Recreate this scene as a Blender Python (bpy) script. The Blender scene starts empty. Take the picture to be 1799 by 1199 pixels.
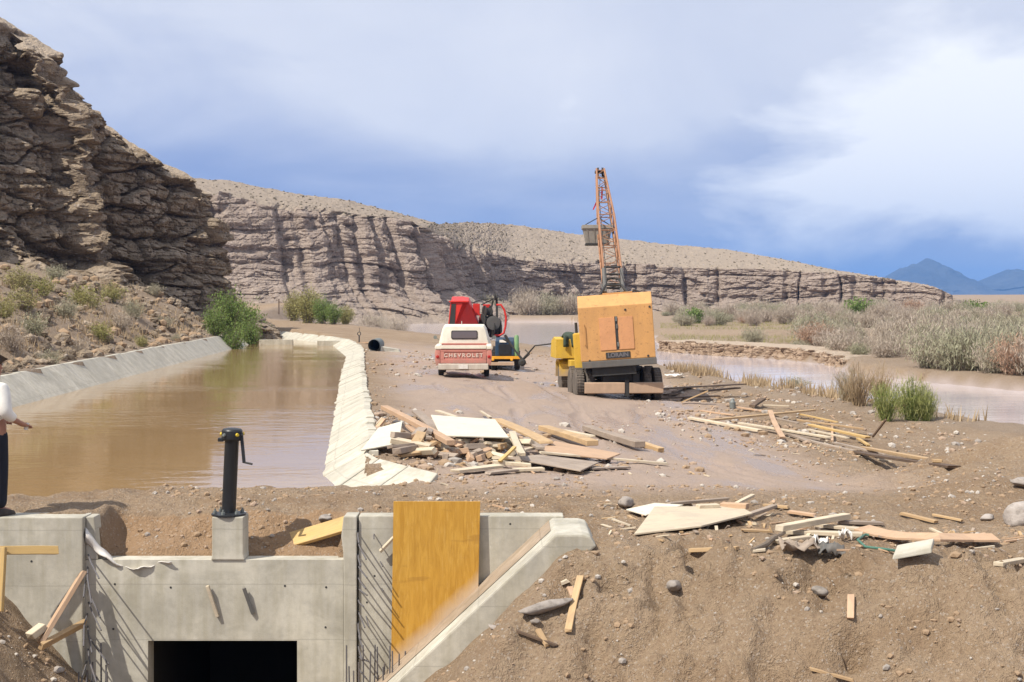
import bpy, bmesh, math, random
import numpy as np
from mathutils import Vector, Matrix

random.seed(7)
RNG = np.random.default_rng(11)
scene = bpy.context.scene
COL = scene.collection
R = math.radians

# ------------------------------------------------------------------ camera
CAM_H, FPX, U0, VH = 2.5, 2500.0, 899.5, 530.0      # eye height, focal length in photo pixels, centre column, horizon row
cam = bpy.data.cameras.new('camera')
cam.sensor_width = 36.0
cam.lens = 36.0 * FPX / 1799.0
cam.shift_y = -(599.5 - VH) / 1799.0
cam.clip_start, cam.clip_end = 0.1, 60000
cam_o = bpy.data.objects.new('camera', cam)
COL.objects.link(cam_o)
cam_o.location = (0, 0, CAM_H)
cam_o.rotation_euler = (R(90), 0, 0)
scene.camera = cam_o

# ------------------------------------------------------------------ render / exposure
scene.render.engine = 'CYCLES'
scene.cycles.use_denoising = True
scene.cycles.max_bounces = 4
scene.cycles.diffuse_bounces = 2
scene.cycles.caustics_reflective = False
scene.cycles.caustics_refractive = False
scene.view_settings.view_transform = 'Standard'
scene.view_settings.look = 'None'
scene.view_settings.gamma = 1.0
scene.view_settings.use_curve_mapping = False
scene.view_settings.exposure = 0.2

# ------------------------------------------------------------------ node helpers
class NT:
    def __init__(self, tree):
        self.t = tree
    def n(self, typ, **kw):
        nd = self.t.nodes.new(typ)
        for k, v in kw.items():
            setattr(nd, k, v)
        return nd
    def l(self, a, b):
        self.t.links.new(a, b)
    def val(self, sock, v):
        if hasattr(v, 'is_output'):
            self.l(v, sock)
        else:
            sock.default_value = v
    def math(self, op, a, b=0.0, c=None, clamp=False):
        m = self.n('ShaderNodeMath', operation=op)
        m.use_clamp = clamp
        self.val(m.inputs[0], a); self.val(m.inputs[1], b)
        if c is not None: self.val(m.inputs[2], c)
        return m.outputs[0]
    def mix(self, f, a, b, blend='MIX'):
        m = self.n('ShaderNodeMix', data_type='RGBA', blend_type=blend)
        self.val(m.inputs[0], f)
        for i, c in ((6, a), (7, b)):
            if isinstance(c, tuple): c = (c[0], c[1], c[2], 1)
            self.val(m.inputs[i], c)
        return m.outputs[2]
    def noise(self, vec, scale, detail=4, rough=0.55, dist=0.0):
        m = self.n('ShaderNodeTexNoise')
        if vec is not None: self.l(vec, m.inputs['Vector'])
        m.inputs['Scale'].default_value = scale
        m.inputs['Detail'].default_value = detail
        m.inputs['Roughness'].default_value = rough
        m.inputs['Distortion'].default_value = dist
        return m.outputs['Fac']
    def voronoi(self, vec, scale, feature='F1', out='Distance'):
        m = self.n('ShaderNodeTexVoronoi', feature=feature)
        if vec is not None: self.l(vec, m.inputs['Vector'])
        m.inputs['Scale'].default_value = scale
        return m.outputs[out]
    def ramp(self, fac, stops):
        m = self.n('ShaderNodeValToRGB')
        els = m.color_ramp.elements
        while len(els) < len(stops): els.new(0.5)
        for e, (p, c) in zip(els, stops):
            e.position = p
            e.color = (c, c, c, 1) if not isinstance(c, tuple) else (c[0], c[1], c[2], 1)
        self.l(fac, m.inputs[0])
        return m.outputs[0]
    def mapping(self, vec, scale=(1, 1, 1), loc=(0, 0, 0), rot=(0, 0, 0)):
        m = self.n('ShaderNodeMapping')
        self.l(vec, m.inputs[0])
        m.inputs['Location'].default_value = loc
        m.inputs['Rotation'].default_value = rot
        m.inputs['Scale'].default_value = scale
        return m.outputs[0]
    def coord(self, which='Object'):
        return self.n('ShaderNodeTexCoord').outputs[which]
    def bump(self, h, strength=0.5, dist=0.05, normal=None):
        m = self.n('ShaderNodeBump')
        m.inputs['Strength'].default_value = strength
        m.inputs['Distance'].default_value = dist
        self.l(h, m.inputs['Height'])
        if normal is not None: self.l(normal, m.inputs['Normal'])
        return m.outputs[0]

MATS = {}
def material(name, rough=0.8, metallic=0.0, spec=0.4):
    m = bpy.data.materials.new(name)
    m.use_nodes = True
    t = NT(m.node_tree)
    b = m.node_tree.nodes['Principled BSDF']
    b.inputs['Roughness'].default_value = rough
    b.inputs['Metallic'].default_value = metallic
    b.inputs['Specular IOR Level'].default_value = spec
    MATS[name] = m
    return m, t, b

# ------------------------------------------------------------------ sun + sky
SUN_DIR = Vector((-0.62, -0.50, 1.0)).normalized()          # towards the sun
sun = bpy.data.lights.new('sun', 'SUN')
sun.energy = 5.0
sun.angle = R(0.53)
sun.color = (1.0, 0.95, 0.86)
sun_o = bpy.data.objects.new('sun', sun)
COL.objects.link(sun_o)
sun_o.rotation_euler = SUN_DIR.to_track_quat('Z', 'Y').to_euler()

world = bpy.data.worlds.new('World')
scene.world = world
world.use_nodes = True
wt = NT(world.node_tree)
bg = world.node_tree.nodes['Background']
bg.inputs['Strength'].default_value = 0.1
world.cycles.sampling_method = 'MANUAL'
world.cycles.sample_map_resolution = 512
sky = wt.n('ShaderNodeTexSky', sky_type='NISHITA')
sky.sun_disc = False
sky.sun_elevation = math.asin(SUN_DIR.z)
sky.sun_rotation = math.atan2(SUN_DIR.x, SUN_DIR.y)
sky.dust_density = 1.5
gc = wt.coord('Generated')
sep = wt.n('ShaderNodeSeparateXYZ'); wt.l(gc, sep.inputs[0])
dx, dy, dz = sep.outputs
el = wt.math('MAXIMUM', dz, 0.0)
# cloud deck: direction projected on a plane overhead, so clouds shrink to the horizon
den = wt.math('ADD', el, 0.12)
cx = wt.math('DIVIDE', dx, den); cy = wt.math('DIVIDE', dy, den)
comb = wt.n('ShaderNodeCombineXYZ'); wt.l(cx, comb.inputs[0]); wt.l(cy, comb.inputs[1])
n_big = wt.noise(wt.mapping(comb.outputs[0], loc=(3.1, 1.7, 0)), 0.55, 5, 0.5, 0.6)
n_mid = wt.noise(wt.mapping(gc, scale=(1, 1, 2.0), loc=(0.4, 0.2, 0.15)), 4.2, 7, 0.55, 0.5)
n_fin = wt.noise(wt.mapping(gc, scale=(1, 1, 2.2), loc=(1.4, 0.2, 0.3)), 11.0, 6, 0.55, 0.3)
# cumulus bank ahead to the right (a cloud mass in that part of the sky) with the rain-blue gap beneath the deck
def lobe(c, k, zs=1.0):
    c = Vector(c).normalized()
    d = wt.n('ShaderNodeVectorMath', operation='DISTANCE')
    wt.l(wt.mapping(gc, scale=(1, 1, zs)), d.inputs[0]); d.inputs[1].default_value = (c[0], c[1], c[2] * zs)
    q = wt.math('MULTIPLY', d.outputs['Value'], k)
    return wt.math('EXPONENT', wt.math('MULTIPLY', wt.math('MULTIPLY', q, q), -1.0))
bank = wt.math('MAXIMUM', wt.math('MULTIPLY', lobe((0.31, 1, 0.110), 5.6, 2.0), 1.0), wt.math('MULTIPLY', lobe((0.55, 1, 0.10), 5.5, 2.4), 0.95))
bank = wt.math('ADD', bank, wt.math('MULTIPLY', wt.math('SUBTRACT', n_mid, 0.5), 1.7))
bank = wt.math('ADD', bank, wt.math('MULTIPLY', wt.math('SUBTRACT', n_fin, 0.5), 0.7))
bank_m = wt.ramp(bank, [(0.38, 0.0), (0.72, 1.0)])
cov = wt.math('ADD', wt.math('MULTIPLY', el, 4.2), wt.math('MULTIPLY', wt.math('SUBTRACT', n_mid, 0.5), 0.9))
cov = wt.math('ADD', cov, wt.math('MULTIPLY', wt.math('SUBTRACT', n_big, 0.5), 0.5))
cov = wt.math('ADD', cov, wt.math('MULTIPLY', lobe((0.02, 1, 0.15), 6.5), 0.48))
cov = wt.math('ADD', cov, wt.math('MULTIPLY', lobe((0.40, 1, 0.04), 4.6), 0.62))
cov_m = wt.ramp(cov, [(0.24, 0.0), (0.92, 1.0)])
deck_c = wt.ramp(wt.math('ADD', wt.math('MULTIPLY', n_big, 0.5), wt.math('MULTIPLY', n_mid, 0.5)),
                 [(0.32, (5.6, 6.05, 7.3)), (0.72, (8.0, 8.15, 8.7))])
gap_c = wt.mix(0.10, (2.1, 2.85, 5.6), sky.outputs[0])
low = wt.mix(cov_m, gap_c, deck_c)
allc = wt.mix(bank_m, low, (9.6, 9.7, 9.9))
wt.l(allc, bg.inputs['Color'])

# ------------------------------------------------------------------ numpy noise
def _hash(ix, iy, iz, seed):
    h = (ix.astype(np.int64) * 374761393 + iy.astype(np.int64) * 668265263 + iz.astype(np.int64) * 2147483647 + seed * 974634777)
    h = (h ^ (h >> 13)) * 1274126177
    h = (h ^ (h >> 16)) & 0xffffffff
    h = (h * 2246822519 & 0xffffffff) ^ (h >> 15)
    return (h & 0xffffff) / float(0xffffff)
def vnoise(x, y, seed=0, z=None):
    x = np.asarray(x, float); y = np.asarray(y, float)
    ix = np.floor(x); iy = np.floor(y)
    fx = x - ix; fy = y - iy
    fx = fx * fx * fx * (fx * (fx * 6 - 15) + 10); fy = fy * fy * fy * (fy * (fy * 6 - 15) + 10)
    zz = np.zeros_like(ix) if z is None else np.floor(z)
    a = _hash(ix, iy, zz, seed); b = _hash(ix + 1, iy, zz, seed)
    c = _hash(ix, iy + 1, zz, seed); d = _hash(ix + 1, iy + 1, zz, seed)
    return (a + (b - a) * fx) * (1 - fy) + (c + (d - c) * fx) * fy
def fbm(x, y, seed=0, oct=4, gain=0.5):
    s = np.zeros(np.broadcast(x, y).shape); a = 1.0; t = 0.0
    for i in range(oct):
        s = s + a * (vnoise(x * 2 ** i + 13.7 * i, y * 2 ** i - 7.1 * i, seed + i) - 0.5)
        t += a; a *= gain
    return s / t * 2
def worley(x, y, seed=0):
    ix = np.floor(x); iy = np.floor(y)
    best = np.full(ix.shape, 9.0); sec = np.full(ix.shape, 9.0); cid = np.zeros(ix.shape)
    for ox in (-1, 0, 1):
        for oy in (-1, 0, 1):
            gx = ix + ox; gy = iy + oy
            px = gx + _hash(gx, gy, np.zeros_like(gx), seed); py = gy + _hash(gx, gy, np.ones_like(gx), seed)
            d = np.hypot(px - x, py - y)
            nid = _hash(gx, gy, np.full_like(gx, 5), seed)
            nb = d < best
            sec = np.where(nb, best, np.minimum(sec, d))
            cid = np.where(nb, nid, cid)
            best = np.where(nb, d, best)
    return best, sec - best, cid
def sstep(a, b, x):
    t = np.clip((x - a) / (b - a), 0, 1)
    return t * t * (3 - 2 * t)
def sdf(poly, X, Y):
    P = np.array(poly, float)
    d = np.full(X.shape, 1e18); inside = np.zeros(X.shape, bool)
    n = len(P)
    for i in range(n):
        a = P[i]; b = P[(i + 1) % n]
        ex, ey = b - a
        wx = X - a[0]; wy = Y - a[1]
        t = np.clip((wx * ex + wy * ey) / (ex * ex + ey * ey), 0, 1)
        d = np.minimum(d, (wx - ex * t) ** 2 + (wy - ey * t) ** 2)
        if ey != 0:
            c = ((a[1] <= Y) & (b[1] > Y)) | ((b[1] <= Y) & (a[1] > Y))
            inside ^= c & (X < a[0] + (Y - a[1]) / ey * ex)
    d = np.sqrt(d)
    return np.where(inside, -d, d)

# ------------------------------------------------------------------ the lie of the land
WATER_Z, RIVER_Z = -0.10, -1.0
RIGHT_W = [(-2.62, 19.4), (-2.85, 21.5), (-3.8, 30.2), (-6.0, 50), (-8.3, 72), (-9.6, 80), (-12.2, 90), (-21, 114), (-30, 132)]
LEFT_W = [(-11.0, 17.6), (-12.3, 35.7), (-14.1, 61), (-15.9, 86.7), (-18.0, 94), (-24, 104), (-34, 118)]
CANAL = RIGHT_W + LEFT_W[::-1]
RIVER = [(60, 22), (30, 28), (16, 36), (14.3, 40), (10.6, 60), (8.5, 80), (3, 103), (-10, 120), (-26, 150), (-30, 210), (-22, 250), (10, 252),
         (13.5, 190), (14, 150), (12, 118), (11, 97), (15.5, 87), (17.6, 79), (16.4, 69), (19.7, 56), (26, 47), (60, 38)]
SIDE = [(13, 128), (24, 118), (34, 120), (34, 134), (24, 134), (13, 150)]
YC = np.array([(-400, 900), (-60, 235), (-25, 200), (-10, 136), (5, 113), (9.5, 96), (12, 75), (15.5, 52), (24, 42), (60, 32), (400, 20)], float)
NOTCH_X0, NOTCH_X1 = -4.62, -1.86
WALL_Y = 15.70

TRACKS = [((2.9, 18.5), (2.2, 26), (2.9, 40), 0.75), ((6.5, 19.5), (2.6, 27), (-1.6, 47), 0.78), ((0.4, 20.5), (0.9, 32), (-2.0, 62), 0.75), ((4.8, 20), (3.6, 30), (3.2, 39), 0.9)]
def ruts(X, Y):
    r = np.zeros(np.shape(X))
    for a, b, c, g in TRACKS:
        q = np.polyfit([a[1], b[1], c[1]], [a[0], b[0], c[0]], 2)
        m = sstep(a[1] - 1, a[1] + 1.5, Y) * (1 - sstep(c[1] - 2, c[1] + 1, Y))
        x0 = np.polyval(q, Y) + 0.12 * fbm(Y / 2.5, Y * 0 + a[0], 7, 2)
        for sgn in (-1, 1):
            e = X - (x0 + sgn * g)
            r = np.maximum(r, m * np.exp(-(e / 0.17) ** 2) * np.clip(0.65 + 0.8 * fbm(X / 2, Y / 3, 9, 2), 0, 1))
    return r
def height(X, Y, fine=True):
    X = np.asarray(X, float); Y = np.asarray(Y, float)
    Yc = np.clip(Y, 10, 66)
    zr = np.maximum(0.25 - 0.0125 * (Yc - 20) - 0.07 * (np.clip(X, -14, 13) + 2), -0.86)
    zr = zr + 0.03 * fbm(X / 2.2, Y / 5.0, 3, 4)
    # wheel ruts running up the road
    rut = np.sin((X - 0.10 * (Y - 20) + 0.4 * fbm(X / 3, Y / 6, 8, 2)) * 3.4)
    zr = zr - 0.022 * np.clip(rut, 0, 1) * sstep(18, 22, Y) * (1 - sstep(60, 80, Y)) * sstep(-2.0, -0.5, X - (-0.08 * (Y - 20)))
    rt = ruts(X, Y)
    zr = zr - 0.065 * rt + 0.03 * np.clip(1 - np.abs(rt - 0.35) * 4, 0, 1)
    near = 0.08 + 0.03 * fbm(X / 1.2, Y / 1.2, 21, 3)
    z = near + (zr - near) * sstep(16.5, 23, Y)
    # bench and scree on the far (left) side of the canal
    lw = np.array(LEFT_W); Xl = np.interp(Y, lw[:, 1], lw[:, 0])
    dl = Xl - X
    tal = 0.60 + 0.10 * np.clip(dl - 0.9, 0, 1.5) + 0.50 * np.clip(dl - 2.0, 0, 5.0) + 0.22 * np.clip(dl - 7.0, 0, 8.0) + 0.85 * fbm(X / 2.2, Y / 2.2, 31, 5, 0.6) * sstep(1.0, 3.0, dl)
    z = np.where(dl > 0.05, tal, z)
    # far bench above the bend
    z = np.where((Y > 118) & (X < -8), np.maximum(z, 0.35 + 0.02 * (Y - 118)), z)
    # spoil heaps
    def heap(cx, cy, r, h, e=1.0, seed=1):
        d = np.hypot((X - cx), (Y - cy) / e) / r + 0.22 * fbm(X / 0.8, Y / 0.8, seed, 3)
        return h * np.clip(1 - d, 0, 1) ** 1.2
    hp = heap(7.3, 20.6, 2.6, 0.85, 1.3, 41) + heap(9.8, 26.5, 2.4, 0.5, 1.2, 42) + heap(6.0, 17.6, 1.5, 0.25, 1.2, 43) + heap(-4.6, 17.0, 0.9, 0.10, 0.6, 44)
    hp = hp + heap(7.5, 40.0, 3.0, 0.35, 1.5, 45) + heap(4.6, 41.5, 1.2, 0.12, 1.0, 46) + heap(5.6, 46.0, 2.0, 0.35, 1.0, 47)
    z = z + hp
    dr = sdf(RIVER, X, Y)
    bank = sstep(0.3, 1.5, dr) * (1 - sstep(2.0, 4.5, dr))
    nearside = Y < np.interp(X, YC[:, 0], YC[:, 1])
    z = np.where(nearside, z + bank * (0.05 + 0.16 * fbm(X / 0.9, Y / 0.9, 51, 4)) * sstep(26, 32, Y) * (1 - sstep(80, 100, Y)), z)
    # flood plain over the river
    fp = -0.55 + 0.0035 * np.clip(Y - 90, 0, 300) + 0.10 * fbm(X / 7, Y / 7, 61, 4) + 0.014 * np.clip(X - 18, 0, 60) + 0.35 * sstep(330, 480, Y) * 2
    fp = fp + 3.4 * sstep(380, 800, Y + 0.2 * X) * sstep(60, 220, X) + 2.0 * fbm(X / 90, Y / 90, 63, 3) * sstep(350, 800, Y)
    z = np.where(nearside | (X < -26), z, fp)
    # river bed: bars stand just clear of the water
    bed = RIVER_Z - 0.065 + 0.13 * fbm(X / 9 + Y / 30, Y / 3.6, 71, 4) - 0.10 * sstep(0.5, 3, -dr)* 0.3
    z = np.where(dr < 0, bed, np.where(nearside, bed + (z - bed) * sstep(0.0, 1.5, dr), bed + (z - bed) * sstep(0.0, 0.55 + 0.3 * fbm(X / 1.1, Y / 1.1, 72, 2), dr)))
    ds = sdf(SIDE, X, Y)
    z = np.where(ds < 1.0, RIVER_Z - 0.08 + (z - RIVER_Z + 0.08) * sstep(-0.5, 1.0, ds), z)
    # canal prism under its lining
    dc = sdf(CANAL, X, Y)
    can = np.where(dc < 0, -0.9, -0.50 + 0.55 * dc)
    z = np.where((dc < 0.62) & (Y > 19.2), np.minimum(z, can), z)
    # earth plug between canal and headwall
    plug = 0.13 - 0.55 * sstep(17.2, 19.6, Y - 0.26 * np.clip(X + 6, -2, 3.6)) + 0.07 * fbm(X / 0.55, Y / 0.55, 81, 4)
    inx = 1 - sstep(-2.1, -1.0, X)
    pz = z + (plug - z) * inx
    z = np.where((Y < 19.9) & (X < -1.0), np.where(dc < 0.6, np.minimum(plug, 0.3), pz), z)
    # loose fill behind the weir notch
    nx = sstep(NOTCH_X0 - 0.02, NOTCH_X0 + 0.12, X) * (1 - sstep(NOTCH_X1 - 0.12, NOTCH_X1 + 0.02, X))
    fill = np.where(Y < 15.962, -0.46, -0.335) + 0.45 * sstep(15.90, 16.75, Y + 0.15 * fbm(X / 0.5, Y / 0.5, 85, 3))
    z = np.where((nx > 0) & (Y < 16.9), z + (np.minimum(z, fill) - z) * nx, z)
    # ---- downstream cut in front of the headwall
    e = np.interp(X, [-0.6, 0.8, 2.2, 3.4, 4.6, 8], [14.9, 14.7, 14.1, 13.6, 13.2, 12.6])
    sl = np.interp(X, [0, 3, 6], [0.78, 0.66, 0.50])
    f = e - Y
    md = 0.03 - sl * np.where(f > 0.5, f - 0.25, np.where(f > 0, f * f * 0.5, 0))
    md = md + (0.28 * fbm(X / 0.8, Y / 0.8, 91, 5, 0.62) - 0.22 * sstep(0.25, 0.6, fbm(X / 0.45, Y / 0.45, 98, 3)) + 0.12 * fbm(X / 2.4, Y / 2.4, 92, 2)) * sstep(-0.8, 0.5, f) + 0.035 * fbm(X / 0.5, Y / 0.5, 93, 4)
    wc = worley(X / 0.26 + 0.4 * fbm(X / .4, Y / .4, 99, 2), Y / 0.26, 120)
    md = md + 0.32 * np.clip(0.5 - wc[0], 0, 1) * sstep(-0.25, 0.25, fbm(X / 0.9, Y / 0.9, 121, 3)) * sstep(-1.5, 0.3, f)
    chr_ = -0.19 + (X - 0.44) / 1.08 + 0.05 * fbm(X / 0.4, Y / 0.4, 94, 4)
    chl = -0.70 - (X + 5.58) * 1.06 + 0.08 * fbm(X / 0.4, Y / 0.4, 95, 4)
    chl = np.minimum(chl, -0.25 + 0.06 * fbm(X / 0.7, Y / 0.7, 96, 3))
    cut = np.maximum(np.maximum(np.minimum(chr_, np.maximum(md, -2.3)), -2.35), np.where(X < -3.2, chl, -9))
    cut = np.maximum(cut, -2.35 + 0.03 * fbm(X / 0.5, Y / 0.5, 97, 3))
    front = Y < WALL_Y + 0.13
    wallx = X < 0.60
    bl = sstep(15.2, 17.2, Y)
    openside = cut + (z - cut) * bl
    z = np.where(wallx, np.where(front, cut, z), np.where(Y < 17.2, openside, z))
    if fine:
        amp = 0.05 * (1 - sstep(25, 60, Y)) + 0.03
        road = sstep(-2.2, -0.8, X + 0.10 * (Y - 20)) * (1 - sstep(4.0, 6.0, X - 0.05 * (Y - 20))) * sstep(17, 20, Y)
        z = z + amp * (1 - 0.75 * road) * fbm(X / 0.22, Y / 0.22, 101, 3) * 0.6
    return z

def hgrid(x, y):
    """ground height read back from the finished ground sheet"""
    i = np.clip(np.searchsorted(gx, x) - 1, 0, len(gx) - 2); j = np.clip(np.searchsorted(gy, y) - 1, 0, len(gy) - 2)
    a = (x - gx[i]) / (gx[i + 1] - gx[i]); b = (y - gy[j]) / (gy[j + 1] - gy[j])
    return (ZZ[j, i] * (1 - a) + ZZ[j, i + 1] * a) * (1 - b) + (ZZ[j + 1, i] * (1 - a) + ZZ[j + 1, i + 1] * a) * b
def H(x, y):
    return float(hgrid(x, y))
_YS = 8.0 * np.exp(np.linspace(0, math.log(60), 330))
def G(u, v, lift=0.0, near=8.0):
    """photo pixel -> point where that line of sight meets the ground (lifted)"""
    ys = _YS[_YS >= near * 0.99]
    for rnd_ in range(2):
        Xs = (u - U0) * ys / FPX; Zs = CAM_H - (v - VH) * ys / FPX
        hs = hgrid(Xs, ys) + lift
        k = np.nonzero((Zs <= hs) & (ys > near))[0]
        i = int(k[0]) if len(k) else len(ys) - 1
        if rnd_ == 0: ys = np.linspace(ys[max(0, i - 1)], ys[i] + 1e-6, 24)
    return Vector((Xs[i], ys[i], hs[i]))
def P(u, v, y):
    return Vector(((u - U0) * y / FPX, y, CAM_H - (v - VH) * y / FPX))

# ------------------------------------------------------------------ object helpers
def tag(o, label=None, cat=None, group=None, kind=None):
    if label: o['label'] = label
    if cat: o['category'] = cat
    if group: o['group'] = group
    if kind: o['kind'] = kind
    return o
def link(name, me, mat=None, parent=None, loc=None):
    o = bpy.data.objects.new(name, me)
    COL.objects.link(o)
    if mat is not None:
        for m in (mat if isinstance(mat, (list, tuple)) else [mat]):
            me.materials.append(MATS[m] if isinstance(m, str) else m)
    if parent is not None: o.parent = parent
    if loc is not None: o.location = loc
    return o
def empty(name, loc, label, cat, group=None):
    o = bpy.data.objects.new(name, None)
    o.empty_display_size = 0.2
    COL.objects.link(o)
    o.location = loc
    return tag(o, label, cat, group)
def npmesh(name, V, F, smooth=True):
    me = bpy.data.meshes.new(name)
    V = np.ascontiguousarray(V, np.float32); F = np.ascontiguousarray(F, np.int32)
    n, k = F.shape
    me.vertices.add(len(V)); me.vertices.foreach_set('co', V.ravel())
    me.loops.add(n * k); me.loops.foreach_set('vertex_index', F.ravel())
    me.polygons.add(n); me.polygons.foreach_set('loop_start', np.arange(0, n * k, k, dtype=np.int32))
    me.polygons.foreach_set('loop_total', np.full(n, k, np.int32))
    me.polygons.foreach_set('use_smooth', np.full(n, smooth, bool))
    me.update(calc_edges=True)
    me.validate()
    return me
def gridfaces(nr, nc):
    i = np.arange((nr - 1) * nc).reshape(nr - 1, nc)[:, :-1].ravel()
    return np.stack([i, i + 1, i + nc + 1, i + nc], 1)
def attr(me, name, vals):
    a = me.attributes.new(name, 'FLOAT', 'POINT')
    a.data.foreach_set('value', np.ascontiguousarray(vals, np.float32).ravel())

class MB:
    """mesh builder: collects solids, builds ONE mesh object"""
    def __init__(self, M=None):
        self.v = []; self.f = []; self.mi = []; self.M = M or Matrix.Identity(4); self.cur = 0
    def add(self, vs, fs):
        k = len(self.v)
        self.v += [self.M @ Vector(p) for p in vs]
        self.f += [tuple(i + k for i in f) for f in fs]
        self.mi += [self.cur] * len(fs)
    def box(self, x0, x1, y0, y1, z0, z1):
        self.add([(x0, y0, z0), (x1, y0, z0), (x1, y1, z0), (x0, y1, z0), (x0, y0, z1), (x1, y0, z1), (x1, y1, z1), (x0, y1, z1)],
                 [(0, 3, 2, 1), (4, 5, 6, 7), (0, 1, 5, 4), (1, 2, 6, 5), (2, 3, 7, 6), (3, 0, 4, 7)])
    def hexa(self, a, b):
        """two quads (bottom a, top b), 4 points each"""
        self.add(list(a) + list(b), [(0, 3, 2, 1), (4, 5, 6, 7), (0, 1, 5, 4), (1, 2, 6, 5), (2, 3, 7, 6), (3, 0, 4, 7)])
    def loft(self, rings, cap=True):
        n = len(rings[0]); vs = [p for r in rings for p in r]; fs = []
        for i in range(len(rings) - 1):
            for j in range(n):
                k = (j + 1) % n
                fs.append((i * n + j, i * n + k, (i + 1) * n + k, (i + 1) * n + j))
        if cap:
            fs.append(tuple(range(n))[::-1]); fs.append(tuple(range((len(rings) - 1) * n, len(rings) * n)))
        self.add(vs, fs)
    def prism_x(self, prof, x0, x1):
        """profile of (y,z) extruded along x"""
        self.loft([[(x0, y, z) for y, z in prof], [(x1, y, z) for y, z in prof]])
    def prism_y(self, prof, y0, y1):
        self.loft([[(x, y1, z) for x, z in prof], [(x, y0, z) for x, z in prof]])
    def tube(self, pts, r, n=8, cap=True):
        pts = [Vector(p) for p in pts]
        rs = r if isinstance(r, (list, tuple)) else [r] * len(pts)
        rings = []; up = None
        for i, p in enumerate(pts):
            d = (pts[min(i + 1, len(pts) - 1)] - pts[max(i - 1, 0)])
            if d.length < 1e-9: d = Vector((0, 0, 1))
            d.normalize()
            if up is None:
                up = Vector((0, 0, 1)) if abs(d.z) < 0.9 else Vector((1, 0, 0))
            a = d.cross(up).normalized(); b = a.cross(d).normalized(); up = b
            rings.append([p + (a * math.cos(2 * math.pi * k / n) + b * math.sin(2 * math.pi * k / n)) * rs[i] for k in range(n)])
        self.loft(rings, cap)
    def bar(self, a, b, w, t, up=(0, 0, 1)):
        a = Vector(a); b = Vector(b); d = (b - a).normalized(); up = Vector(up)
        if abs(d.dot(up)) > 0.95: up = Vector((0, 1, 0))
        s = d.cross(up).normalized(); n = s.cross(d)
        q = [s * w / 2 + n * t / 2, -s * w / 2 + n * t / 2, -s * w / 2 - n * t / 2, s * w / 2 - n * t / 2]
        self.loft([[a + k for k in q], [b + k for k in q]])
    def lathe(self, c, axis, prof, n=24):
        """prof: (dist along axis, radius)"""
        axis = Vector(axis).normalized(); c = Vector(c)
        up = Vector((0, 0, 1)) if abs(axis.z) < 0.9 else Vector((1, 0, 0))
        a = axis.cross(up).normalized(); b = axis.cross(a)
        self.loft([[c + axis * d + (a * math.cos(2 * math.pi * k / n) + b * math.sin(2 * math.pi * k / n)) * r for k in range(n)] for d, r in prof])
    def build(self, name, mat, parent=None, bevel=0.0, smooth=False, origin=None, seg=2):
        me = bpy.data.meshes.new(name)
        vs = self.v
        if origin is not None:
            vs = [p - Vector(origin) for p in vs]
        me.from_pydata([tuple(p) for p in vs], [], self.f)
        bm = bmesh.new(); bm.from_mesh(me)
        for f, mi in zip(bm.faces, self.mi): f.material_index = mi
        bmesh.ops.recalc_face_normals(bm, faces=bm.faces)
        if bevel > 0:
            es = [e for e in bm.edges if len(e.link_faces) == 2 and e.calc_face_angle(0) > 0.5]
            bmesh.ops.bevel(bm, geom=es, offset=bevel, segments=seg, profile=0.6, affect='EDGES', clamp_overlap=True)
        if smooth:
            for f in bm.faces: f.smooth = True
        bm.to_mesh(me); bm.free()
        if smooth:
            try: me.set_sharp_from_angle(angle=R(38))
            except Exception: pass
        return link(name, me, mat, parent, origin)

def text_mesh(txt, size, depth, space=1.0):
    cu = bpy.data.curves.new('t', 'FONT')
    cu.body = txt; cu.size = size; cu.extrude = depth; cu.align_x = 'CENTER'; cu.align_y = 'CENTER'
    cu.space_character = space; cu.offset = 0.006
    o = bpy.data.objects.new('t', cu); COL.objects.link(o)
    dg = bpy.context.evaluated_depsgraph_get()
    me = bpy.data.meshes.new_from_object(o.evaluated_get(dg))
    me.materials.clear()
    bpy.data.objects.remove(o)
    return me

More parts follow.
